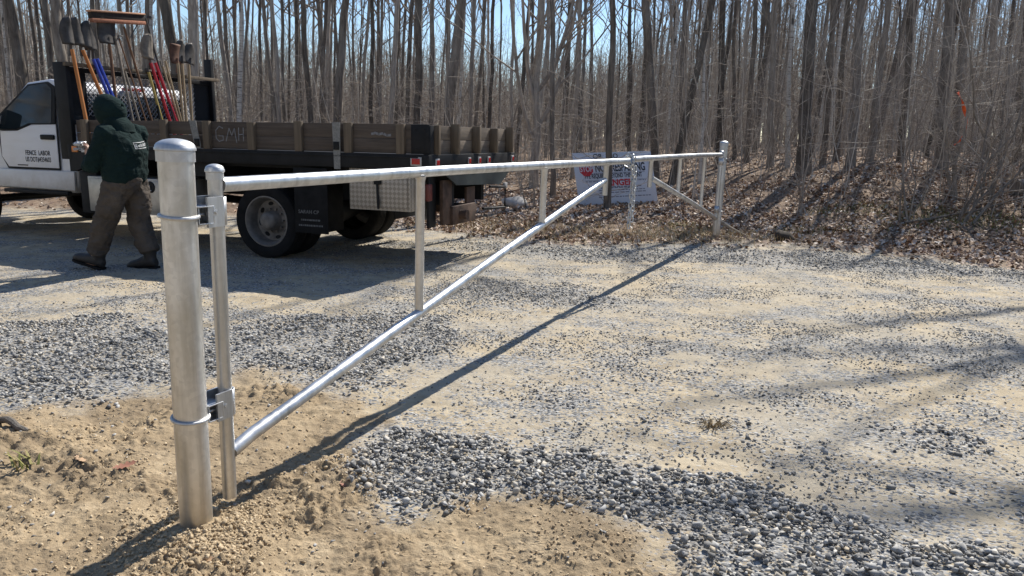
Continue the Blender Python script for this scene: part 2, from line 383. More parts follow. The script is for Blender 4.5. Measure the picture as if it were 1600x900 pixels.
def cloth(name, col, wr=.6):
    n = NT(name); v = n.co(); f = n.noise(v, 5, 4, .6); k = n.noise(n.co((9, 9, 16)), 1, 3, .5, .8)
    c = n.ramp(f, [(.3, tuple(x*.75 for x in col)), (.7, tuple(x*1.25 for x in col))]); n.set(col=c, rough=.95, spec=.15)
    n.bump(n.math('ADD', k, n.math('MULTIPLY', n.noise(v, 400, 2), .08)), wr, .03); return n.m
HOODIE = cloth('green_fleece', (.0105,.0235,.0225), .8); TROUSER = cloth('brown_canvas', (.095,.08,.067), .9); BOOT = simple('dark_boot_leather', (.03,.027,.025), .6, 0, .4, 15, .2)

# ------------------------------------------------------------------ ground: one sheet to the horizon
def build_ground():
    ex = lambda a, b, n: np.exp(np.linspace(np.log(a), np.log(b), n, endpoint=False)); rr = np.concatenate([ex(.35, 1.6, 60), ex(1.6, 4.2, 340), ex(4.2, 14, 230), ex(14, 900, 150)]); nr = len(rr)
    th = np.concatenate([np.linspace(-50, 50, 620, endpoint=False), np.linspace(50, 310, 110, endpoint=False)]); th = np.radians(th); na = len(th)
    RR, TT = np.meshgrid(rr, th, indexing='ij'); x = (RR*np.sin(TT)).ravel(); y = (RR*np.cos(TT)).ravel()
    z = zg(x, y); m = masks(x, y)
    v = np.column_stack([x, y, z]); v = np.vstack([v, [[0, 0, float(z[:na].mean())]]])
    I, J = np.meshgrid(np.arange(nr-1), np.arange(na), indexing='ij'); J2 = (J+1) % na
    q = np.stack([I*na+J, (I+1)*na+J, (I+1)*na+J2, I*na+J2], -1).reshape(-1, 4)[:, ::-1]
    j = np.arange(na); t = np.stack([np.full(na, nr*na), (j+1) % na, j], -1)[:, ::-1]
    at = {k: np.append(a, a[:na].mean()) for k, a in m.items()}
    me = mesh_np('ground', v, [q, t], [G_MAT], True, at)
    tag(link('ground', me), 'sandy gravel track with tan soil in front and leaf covered bank behind', 'ground', kind='structure')
build_ground()

# ------------------------------------------------------------------ loose stones, clods, leaves
rng = np.random.RandomState(11)
def hull(seed, n=13, flat=.7, rough=.0):
    r = np.random.RandomState(seed); p = r.normal(size=(n, 3)); p /= np.linalg.norm(p, axis=1)[:, None]; p *= r.uniform(.75, 1.05, (n, 1)); p[:, 2] *= flat; p[:, 1] *= r.uniform(.7, 1)
    bm = bmesh.new(); [bm.verts.new(q) for q in p]; bmesh.ops.convex_hull(bm, input=bm.verts[:])
    bmesh.ops.triangulate(bm, faces=bm.faces[:]); loose = [q for q in bm.verts if not q.link_faces]; bmesh.ops.delete(bm, geom=loose, context='VERTS')
    bm.verts.index_update(); V = np.array([q.co[:] for q in bm.verts]); F = np.array([[q.index for q in f.verts] for f in bm.faces]); bm.free(); return V, F
PROTO = [hull(s, 8+s % 5, .42+.07*(s % 5)) for s in range(14)]
def rotmats(n, tilt):
    a = rng.uniform(0, 2*np.pi, n); b = rng.normal(0, tilt, n); c = rng.normal(0, tilt, n)
    ca, sa, cb, sb, cc, scn = np.cos(a), np.sin(a), np.cos(b), np.sin(b), np.cos(c), np.sin(c); Z = np.zeros(n); O = np.ones(n)
    A = np.stack([np.stack([ca, -sa, Z], -1), np.stack([sa, ca, Z], -1), np.stack([Z, Z, O], -1)], 1)
    B = np.stack([np.stack([cb, Z, sb], -1), np.stack([Z, O, Z], -1), np.stack([-sb, Z, cb], -1)], 1)
    C = np.stack([np.stack([O, Z, Z], -1), np.stack([Z, cc, -scn], -1), np.stack([Z, scn, cc], -1)], 1)
    return A @ B @ C
def scatter(pos, rad, tilt=.33):
    n = len(pos); Rm = rotmats(n, tilt); rv = rng.rand(n); which = rng.randint(0, len(PROTO), n); vs, fs, at = [], [], []; off = 0
    for k, (V, F) in enumerate(PROTO):
        i = np.where(which == k)[0]
        if not len(i): continue
        X = np.einsum('nij,vj->nvi', Rm[i], V)*rad[i][:, None, None]+pos[i][:, None, :]
        vs.append(X.reshape(-1, 3)); fs.append((F[None]+(np.arange(len(i))*len(V))[:, None, None]+off).reshape(-1, 3)); at.append(np.repeat(rv[i], len(V))); off += len(i)*len(V)
    return np.vstack(vs), np.vstack(fs), np.concatenate(at)
def sample(n, x0, x1, y0, y1, dens):
    x = rng.uniform(x0, x1, n); y = rng.uniform(y0, y1, n); k = rng.rand(n) < dens(x, y); return x[k], y[k]
def near_ok(x, y):      # keep the foot of posts free
    return np.hypot(x-GP[0], y-GP[1]) > .085
def gravel():
    X, Y, Rr = [], [], []
    def add(n, b, f, lo, hi):
        x, y = sample(n, *b, f); X.append(x); Y.append(y); Rr.append(np.exp(rng.uniform(np.log(lo), np.log(hi), len(x))))
    gm = lambda x, y: masks(x, y)['gravel']
    add(15000, (-.9, 2.5, 1.5, 3.6), lambda x, y: sstep(.25, .95, gm(x, y))*np.clip(.75+.7*fbm(x, y, 4, 3), .2, 1), .007, .027)
    add(9000, (-.9, 2.5, 1.5, 3.7), lambda x, y: sstep(.1, .8, gm(x, y))*.6, .004, .010)
    add(24000, (-4.7, -.2, 3.0, 5.8), lambda x, y: sstep(.2, .95, gm(x, y))*np.clip(.55+1.0*fbm(x, y, 2.6, 3), .05, 1), .0075, .023)
    add(16000, (-1.3, 6.8, 7.9, 10), lambda x, y: gm(x, y)*np.clip(.6+.8*fbm(x, y, 2, 3), .1, 1), .008, .024)
    add(5000, (-1.1, 1.4, 5.7, 7.1), lambda x, y: gm(x, y)*np.clip(.6+.8*fbm(x, y, 2.5, 3), .1, 1), .006, .02)
    add(34000, (-1, 5, 2.3, 7.2), lambda x, y: gm(x, y)*.8, .004, .015)
    add(110000, (-4.5, 6.5, 2.3, 9.5), lambda x, y: (.05+.95*sstep(.0, .24, fbm(x*.75, y*1.3, 1.2, 4)))*(1-masks(x, y)['leaf'])*(1-masks(x, y)['soil']), .004, .014)
    add(9000, (-5, 7, 2.6, 10), lambda x, y: .5*(1-masks(x, y)['leaf']), .004, .012)
    add(1500, (-2.8, .8, 1.7, 4), lambda x, y: .3+0*x, .004, .016)
    x = np.concatenate(X); y = np.concatenate(Y); r = np.concatenate(Rr); k = near_ok(x, y); x, y, r = x[k], y[k], r[k]
    z = zg(x, y)+r*.25+gm(x, y)**2*rng.uniform(0, .016, len(x))*(gm(x, y) > .8)
    v, f, a = scatter(np.column_stack([x, y, z]), r)
    tag(link('gravel', mesh_np('gravel', v, [f], [STONE], False, {'rnd': a})), 'loose crushed blue grey stone lying in drifts on the track', 'gravel', kind='stuff')
gravel()
def clods():
    x, y = sample(60000, -2.6, .9, 1.7, 3.6, lambda x, y: masks(x, y)['soil']*np.clip(.10+1.2*np.exp(-((x+1.02)**2+(y-2.2)**2)/.10)+.6*sstep(.05, .5, fbm(x, y, 2.2, 3))+.8*np.exp(-((x-.35)**2+(y-2.3)**2)/.05), 0, 1))
    r = np.exp(np.log(.0016)+np.log(.013/.0016)*rng.rand(len(x))**2.2); k = near_ok(x, y); x, y, r = x[k], y[k], r[k]
    n = 3600; q = rng.normal(0, .13, (n, 2))+[GP[0]+.03, GP[1]-.05]; k = near_ok(q[:, 0], q[:, 1]); q = q[k]; x = np.concatenate([x, q[:, 0]]); y = np.concatenate([y, q[:, 1]]); r = np.concatenate([r, np.exp(np.log(.0025)+np.log(.016/.0025)*rng.rand(len(q))**1.7)])
    v, f, a = scatter(np.column_stack([x, y, zg(x, y)+r*.1]), r, .6)
    tag(link('soil_clods', mesh_np('soil_clods', v, [f], [CLOD], True, {'rnd': a})), 'crumbly tan soil clods around the foot of the near post', 'soil', kind='stuff')
clods()
def leaf_batch(x, y, size, tilt):
    n = len(x); u = np.array([-1., -.35, .35, 1.]); P = []
    wv = np.array([.06, .5, .42, .04])
    for i in range(4):
        for s in (-1, 0, 1): P.append((u[i], s*wv[i], .0))
    P = np.array(P); F = []
    for i in range(3):
        for s in range(2): F.append((i*3+s, (i+1)*3+s, (i+1)*3+s+1, i*3+s+1))
    F = np.array(F); curl = rng.uniform(-.1, .55, (n, 1)); fold = rng.uniform(-.2, .6, (n, 1))
    L = np.repeat(P[None], n, 0); L[:, :, 2] = curl*(P[None, :, 0]**2)*.6+fold*np.abs(P[None, :, 1])
    L[:, :, 1] *= rng.uniform(.8, 1.5, (n, 1)); L += rng.normal(0, .06, L.shape)
    X = np.einsum('nij,nvj->nvi', rotmats(n, tilt), L)*size[:, None, None]
    X[:, :, 2] -= X[:, :, 2].min(1)[:, None]*.7
    X += np.column_stack([x, y, zg(x, y)])[:, None, :]
    f = (F[None]+(np.arange(n)*12)[:, None, None]).reshape(-1, 4); return X.reshape(-1, 3), f, np.repeat(rng.rand(n)**1.0, 12)
def leaves():
    def dn(x, y):
        l = masks(x, y)['leaf']; g = np.exp(-(((x-2.2)/1.3)**2+((y-10.9)/.5)**2)); return np.clip(l*(1-.7*g)*(.55+.9*fbm(x, y, 1.3, 3)), 0, 1)
    xs, ys = [], []
    for n, b in ((95000, (-4, 12, 8.3, 16.5)), (42000, (-13, 22, 11, 26)), (9000, (-24, 34, 22, 45))):
        x, y = sample(n, *b, dn); k = np.abs(x) < y*.85+1; xs.append(x[k]); ys.append(y[k])
    x = np.concatenate(xs); y = np.concatenate(ys); s = rng.uniform(.02, .047, len(x))*(1+.35*sstep(16, 30, y))
    v, f, a = leaf_batch(x, y, s, .45)
    tag(link('leaf_litter', mesh_np('leaf_litter', v, [f], [LEAF], True, {'rnd': a})), 'dry brown and pinkish dead leaves covering the woodland bank', 'leaf litter', kind='stuff')
leaves()
GRASS = mat_twig('grass_blade', [(0, (.10,.12,.03)), (.5, (.20,.20,.06)), (1, (.36,.31,.13))]); STRAW = mat_twig('straw_blade', [(0, (.26,.19,.10)), (.5, (.46,.36,.20)), (1, (.60,.50,.31))])
def blades(name, label, cat, spots, mat, hlo, hhi, wd, lay):
    X, Y = [], []
    for cx, cy, sx, sy, n in spots: X.append(rng.normal(cx, sx, n)); Y.append(rng.normal(cy, sy, n))
    x = np.concatenate(X); y = np.concatenate(Y); n = len(x); h = rng.uniform(hlo, hhi, n); a = rng.uniform(0, 6.283, n); ln = rng.uniform(.3, 1, n)*lay
    b = np.column_stack([x, y, zg(x, y)]); d = np.column_stack([np.cos(a)*ln, np.sin(a)*ln, np.sqrt(np.clip(1-ln*ln, .02, 1))]); s = np.column_stack([-np.sin(a), np.cos(a), 0*a])*wd
    mid = b+d*h[:, None]*.55; tip = b+d*h[:, None]; tip[:, 2] -= h*.18*ln
    v = np.stack([b-s, b+s, mid-s*.8, mid+s*.8, tip], 1).reshape(-1, 3); o = np.arange(n)[:, None]*5
    return tag(link(name, mesh_np(name, v, [o+np.array([[0, 1, 3, 2]]), o+np.array([[2, 3, 4]])], [mat], False, {'rnd': np.repeat(rng.rand(n), 5)})), label, cat, kind='stuff')
blades('moss_and_grass', 'patches of yellow green moss and grass showing through the leaves on the bank', 'grass',
       [(6.9,12.0,.5,.3,900),(6.0,12.9,.5,.25,500),(7.6,11.4,.3,.3,350),(2.7,11.7,.3,.3,250),(4.8,11.6,.5,.2,200),(-1.93,2.72,.03,.02,16)], GRASS, .03, .11, .005, .9)
blades('dry_straw', 'tan dry straw and thin dead grass along the track edge near the far post', 'straw',
       [(1.2,10.5,.9,.45,900),(2.4,10.8,.6,.4,900),(.2,10.9,.8,.5,500),(3.6,10.7,.5,.35,250),(-.7,11.2,.6,.4,400)], STRAW, .06, .2, .003, .99)
# ------------------------------------------------------------------ swing gate, posts, chain
def gpt(s): return (GP[0]+GD[0]*s, GP[1]+GD[1]*s)
GROT = (0, 0, math.pi/2-GA)          # local +x runs along the gate
def cap_prof(r, z0, dome, lip):
    return [(r+.001, z0-lip), (r+lip*.06+.0015, z0-lip), (r+lip*.06+.0015, z0-.012), (r+lip*.06+.005, z0-.010), (r+lip*.06+.005, z0-.003)] + [((r+lip*.06+.003)*math.cos(t), z0+dome*math.sin(t)) for t in [R(a) for a in (0, 12, 25, 40, 55, 70, 82)]] + [(0, z0+dome)]
def post(name, label, s, r, h, lean, hinge_side, hz, parts=True):
    x, y = gpt(s); z = zg1(x, y)
    t = empty(name, label, 'gate post', (x, y, 0), (lean[0], lean[1], GROT[2]), 'gate posts')
    MB().lathe([(r, -.12), (r, .3), (r, .8), (r, h)], 40, cap=(True, True)).build('pipe', GALV, t)
    MB().lathe(cap_prof(r, h, .026, .045), 40).build('cap', GALV3, t)
    for zz in hz:
        c = MB(); n = 40
        c.tube([((r+.004)*math.cos(2*math.pi*k/n), (r+.004)*math.sin(2*math.pi*k/n), zz+.004*math.sin(2*math.pi*k/n)) for k in range(n)], .0062, 8, closed=True)
        g = hinge_side
        x0, x1 = g*(r-.004), g*(r+.056)
        c.box(x0, x1, -.034, .026, zz+.024, zz+.028, .001); c.box(x0, x1, -.034, .026, zz-.032, zz-.028, .001)
        c.box(x1-.002*g, x1+.002*g, -.034, .026, zz-.0318, zz+.0278, .001)
        c.box(x0, x0+.004*g, -.03, .022, zz-.027, zz+.023); c.box(x0+.0042*g, x1-.0022*g, .021, .0258, zz-.0278, zz+.0238)
        ho = c.build('hinge_clamp', GALV3, t)
        MB().tube([(x0, -.012, zz), (x1+g*.02, -.012, zz)], .006, 10).build('bolt', GALV3, ho)
    return t
post('gate_post', 'thick galvanised round gate post standing in tan soil in the left foreground', 0, .0535, 1.318, (0, 0), 1, (1.102, .424))
post('gate_post', 'far galvanised gate post at the right end of the gate, beside the leafy bank', GLEN, .055, 1.372, (R(-.5), R(1.3)), -1, (1.15, .40))
def leaf(name, label, s_h, s_end, ups, diag, g, zrail, rr):
    x, y = gpt(s_h); t = empty(name, label, 'gate leaf', (x, y, 0), GROT, 'two leaves of the swing gate'); L = abs(s_end-s_h); pr = .0245
    MB().lathe([(pr, .065), (pr, .5), (pr, 1.245)], 28, cap=(True, True)).build('hinge_pipe', GALV2, t)
    MB().lathe(cap_prof(pr, 1.247, .016, .036), 28).build('cap', GALV3, t)
    for zz in (1.108, .432):
        c = MB(); n = 16
        def u(a, b):
            ang = -math.pi/2+a*math.pi; return Vector((g*(pr+.004)*math.cos(ang), (pr+.004)*math.sin(ang), zz-.047+b*.094))
        c.grid(u, 13, 2)
        for sg in (-1, 1):
            c.box(-g*.062, g*.001, sg*(pr+.004)-.002, sg*(pr+.004)+.002, zz-.047, zz+.047)
        o = c.build('hinge_strap', GALV3, t)
        md = o.modifiers.new('thick', 'SOLIDIFY'); md.thickness = .004; md.offset = 1
        MB().tube([(-g*.03, -pr-.014, zz), (-g*.03, pr+.014, zz)], .007, 8).build('strap_bolt', GALV3, o)
    MB().tube([(g*(pr-.004), 0, zrail), (g*L*.33, 0, zrail+.006), (g*L*.66, 0, zrail+.004), (g*L, 0, zrail)], rr, 24).build('top_rail', GALV2, t)
    d0, d1 = diag
    MB().tube([(g*(pr-.006), 0, d0), (g*(pr+.10), 0, d0+.017*1.9), (g*d1[0]*.5, 0, (d0+d1[1])/2+.012), (g*d1[0], 0, d1[1])], rr*.98, 24).build('brace', GALV2, t)
    for (us, z0) in ups:
        MB().tube([(g*us, 0, z0), (g*us, 0, z0+.03), (g*us, 0, zrail-rr*.9-.014), (g*us, 0, zrail-rr*.9-.004), (g*us, 0, zrail-rr*.6)], [.0225, .0225, .0225, .0255, .029], 20).build('upright', GALV2, t)
    return t
def dz(s, d0, d1): return d0+(d1[1]-d0)*s/d1[0]
D0, D1 = .235, (3.985, 1.045)
leaf('gate_leaf', 'near galvanised gate leaf with long brace, hinged on the thick foreground post', .150, 4.775, [(1.245, dz(1.245, D0, D1)+.02), (2.74, dz(2.74, D0, D1)+.02), (4.005, .925)], (D0, D1), 1, 1.193, .0255)
D0b, D1b = .30, (3.60, 1.01)
leaf('gate_leaf', 'far galvanised gate leaf hinged on the far post, its free end at the chain', GLEN-.135, 4.80, [(GLEN-.135-8.02, dz(1.14, D0b, D1b)+.02), (GLEN-.135-6.70, dz(2.46, D0b, D1b)+.02), (3.66, .925)], (D0b, D1b), -1, 1.205, .0265)
def links(path, L=.052, w=.019, r=.0042):
    c = MB(); P = [Vector(p) for p in path]; acc = 0; pts = []; 
    for a, b in zip(P[:-1], P[1:]):
        d = (b-a).length; t = 0
        while acc+L*.76 > 0 and t < d: pts.append((a+(b-a)*(t/d), (b-a).normalized())); t += L*.76
    for i, (p, d) in enumerate(pts):
        ref = Vector((1, .3, 0)) if abs(d.z) > .5 else Vector((0, 0, 1)); u = d.cross(ref).normalized(); v = d.cross(u).normalized(); s = u if i % 2 else v
        s = (s+(v if i % 2 else u)*.35*math.sin(i*2.1)).normalized()
        c.tube([p+d*(L/2-w/2)*(1 if -.01 <= math.cos(t) else -1)*1.0+d*(w/2)*math.cos(t)+s*(w/2)*math.sin(t) for t in [2*math.pi*k/12 for k in range(12)]], r, 6, closed=True)
    return c
cx, cy = gpt(4.79)
n_ = Vector((math.cos(GA), -math.sin(GA), 0))*.036; g_ = Vector((GD[0], GD[1], 0)); c0 = Vector((cx, cy, 0))
path = [c0-g_*.02+n_+Vector((0, 0, .62)), c0-g_*.005+n_+Vector((0, 0, 1.0)), c0-g_*.03+n_+Vector((0, 0, 1.19)), c0+g_*.0+n_*.7+Vector((0, 0, 1.232)), c0+g_*.02-n_*.7+Vector((0, 0, 1.232)), c0+g_*.05-n_+Vector((0, 0, 1.15)), c0+g_*.06+n_*1.1+Vector((0, 0, 1.12)), c0+g_*.05+n_*1.25+Vector((0, 0, .95)), c0+g_*.03+n_*1.25+Vector((0, 0, .66))]
tag(links(path, .06, .026, .0055).build('chain', GALV3), 'silver steel chain wrapped over the gate rail with two strands hanging down', 'chain')

# ------------------------------------------------------------------ warning sign leaning behind the gate
def sign():
    bl = Vector((1.21, 13.84, 0)); br = Vector((2.78, 14.44, 0)); ux = (br-bl).normalized(); uz = Vector((-.13, .33, 1.0)); uz = (uz-ux*uz.dot(ux)).normalized()
    ux = (ux+Vector((0, 0, .05))).normalized(); uz = (uz-ux*uz.dot(ux)).normalized(); uy = uz.cross(ux)
    zz = min(zg1(bl.x, bl.y), zg1(br.x, br.y))+.0
    t = empty('warning_sign', 'large white no trespassing sign leaning on the leaf bank behind the gate', 'sign', (bl.x, bl.y, zz))
    B = Matrix((ux, uy, uz)).transposed().to_4x4(); t.rotation_euler = B.to_euler()
    W, H = 1.70, 1.02
    signw = simple('sign_board', (.62,.63,.66), .45, 0, .05, 3); signr = simple('sign_red', (.55,.03,.035), .5, 0, .1); signk = simple('sign_black', (.03,.03,.035), .6, 0, .1); signf = simple('sign_faint_text', (.2,.2,.23), .6, 0, .1)
    MB().box(0, W, 0, .012, 0, H, .003).build('panel', signw, t)
    F = Matrix.Rotation(math.pi/2, 4, 'X')
    def tx(s, x, z, size, m, sx=1, bold=.0, al='LEFT'): text_mesh('lettering', s, size, m, t, Matrix.Translation((x, -.003, z)) @ F, bold, al, .0006, sx)
    tx('OR', .42, .90, .125, signk, 1.1, .002); tx('MO', .74, .90, .125, signk, 1.1, .002)
    o = MB(); k = 8; o.prism([(.245+.15*math.cos(R(22.5+45*i)), .70+.15*math.sin(R(22.5+45*i))) for i in range(k)], -.004, .001); o.build('stop_octagon', signr, t, False)
    text_mesh('lettering', 'STOP', .15, signw, t, Matrix.Translation((.245, -.006, .648)) @ F, .003, 'CENTER', .0006, .74)
    tx('NO TRESPASSING', .43, .64, .225, signk, .615, .006)
    tx('PPE REQUIRED BEYOND THIS POINT', .20, .515, .125, signk, .60, .003)
    tx('DANGER', .52, .36, .17, signr, 1.0, .006)
    b = MB(); rr = random.Random(3)
    b.box(.40, 1.50, -.003, .001, .610, .618); b.box(.13, 1.52, -.003, .001, .470, .475)
    for z, x0, x1 in ((.45, .2, 1.5), (.335, .55, 1.38), (.315, .5, 1.3), (.27, .45, 1.45), (.225, .47, 1.46), (.14, .43, 1.56)):
        x = x0
        while x < x1: wd = rr.uniform(.03, .1); b.box(x, min(x+wd, x1), -.003, .001, z-.009, z+.009); x += wd+.018
    b.build('small_print', signf, t, False)
sign()
# stick, stump-like log, dark clod, small ground items
def twisted(name, label, cat, pts, rad, mat, n=8):
    r = random.Random(len(label)); P = []
    pts = [Vector(p) for p in pts]
    for a, b in zip(pts[:-1], pts[1:]):
        for k in range(5): P.append(a.lerp(b, k/5)+Vector((r.gauss(0, rad*.25), r.gauss(0, rad*.25), r.gauss(0, rad*.2))))
    P.append(pts[-1]); m = len(P)
    return tag(MB().tube(P, [rad*(1-.45*i/m)*r.uniform(.88, 1.12) for i in range(m)], n).build(name, mat), label, cat)
PALE = simple('pale_dead_wood', (.33,.27,.20), .85, 0, .35, 14, .3)
twisted('stick', 'pale straight stick lying on the leaves right of the far gate post', 'stick', [(3.12, 11.35, zg1(3.12, 11.35)+.16), (3.46, 10.85, zg1(3.46, 10.85)+.02)], .028, PALE)
twisted('log', 'dark rotting log lying on the bank at the right edge of the photo', 'log', [(8.9, 13.2, zg1(8.9, 13.2)+.10), (10.6, 13.7, zg1(10.6, 13.7)+.12)], .15, BARK_D, 12)
twisted('fallen_branch', 'long fallen grey branch lying across the leaves in front of the dark log', 'branch', [(6.2, 11.7, zg1(6.2, 11.7)+.04), (7.4, 12.0, zg1(7.4, 12)+.10), (8.9, 12.5, zg1(8.9, 12.5)+.2)], .022, BARK_D)
twisted('root', 'crooked dark root lying on the tan soil at the left edge of the photo', 'root', [(-2.45, 3.12, zg1(-2.45, 3.12)+.02), (-2.22, 3.06, zg1(-2.22, 3.06)+.03), (-2.08, 2.98, zg1(-2.08, 2.98)+.0)], .022, BARK_D)
def rock(name, label, x, y, r, mat, flat=.6, seed=1, cat='stone'):
    V, F = hull(seed+40, 26, flat); o = mesh_np(name, V*r, [F], [mat]); return tag(link(name, o, None, (x, y, zg1(x, y)+r*.22)), label, cat)
rock('soil_lump', 'dark earth lump beside the base of the far gate post', 3.95, 10.75, .2, simple('dark_soil', (.06,.045,.032), .95, 0, .4, 20, .5), .6, 2, 'soil lump')
rock('rock', 'pale rock lying in leaves beyond the rear of the truck', -.0, 13.6, .3, simple('pale_rock', (.42,.40,.37), .9, 0, .3, 8, .3), .5, 3)
DRY = mat_twig('dry_tuft', [(0, (.16,.12,.07)), (.6, (.30,.235,.15)), (1, (.42,.34,.23))])
def tuft(label, x, y, s):
    r = np.random.RandomState(5); c = MB()
    for k in range(46):
        a = r.uniform(0, 6.28); l = r.uniform(.4, 1)*s; h = r.uniform(.1, .55)*s; b = Vector((x+r.normal(0, s*.3), y+r.normal(0, s*.2), zg1(x, y)-.003))
        c.tube([b, b+Vector((math.cos(a)*l*.5, math.sin(a)*l*.5, h)), b+Vector((math.cos(a)*l, math.sin(a)*l, h*.5))], [.0022, .0018, .0008], 4)
    tag(c.build('dry_grass_tuft', STRAW), label, 'grass tuft')
tuft('small dry grass tuft lying alone on the sandy track in the right foreground', 1.03, 3.45, .085)
def oak_leaf(label, x, y, s, rot, mat):
    out_ = [(-1, 0), (-.75, .12), (-.62, .36), (-.48, .16), (-.3, .46), (-.08, .2), (.18, .52), (.32, .2), (.62, .36), (.7, .1), (1, 0)]
    c = MB(); top = [c.bm.verts.new((u*s, v*s, .25*s*v*v+.16*s*u*u)) for u, v in out_]; bot = [c.bm.verts.new((u*s, -v*s*.9, .2*s*v*v+.2*s*u*u*(1 if u > 0 else .3))) for u, v in out_[1:-1]]
    mid = [top[0]]+[c.bm.verts.new((u*s, 0, .12*s*u*u)) for u, v in out_[1:-1]]+[top[-1]]; bb = [top[0]]+bot+[top[-1]]
    for i in range(len(out_)-1):
        for A, Bq in ((mid, top), (bb, mid)):
            f = []; [f.append(q) for q in (A[i], A[i+1], Bq[i+1], Bq[i]) if q not in f]
            if len(f) > 2: c.bm.faces.new(f)
    tag(c.build('oak_leaf', mat, None, True, 80, (x, y, zg1(x, y)+.008), (.15, -.1, rot)), label, 'dead leaf', 'dead oak leaves on the soil')
OAK = simple('oak_leaf_tan', (.44,.29,.17), .7, 0, .3, 30); OAK2 = simple('oak_leaf_red', (.30,.13,.08), .7, 0, .3, 30)
for lb, x, y, s, ro, m in (('tan lobed oak leaf lying on the soil just right of the near post foot', -.935, 2.065, .04, .3, OAK), ('reddish oak leaf by the edge of the foreground gravel drift', -.635, 2.66, .028, 2.2, OAK2), ('reddish brown oak leaf on the rough soil left of the near post', -1.52, 2.72, .05, .6, OAK2), ('pinkish oak leaf on the soil ridge at far left', -1.72, 2.76, .045, 2.6, OAK)): oak_leaf(lb, x, y, s, ro, m)
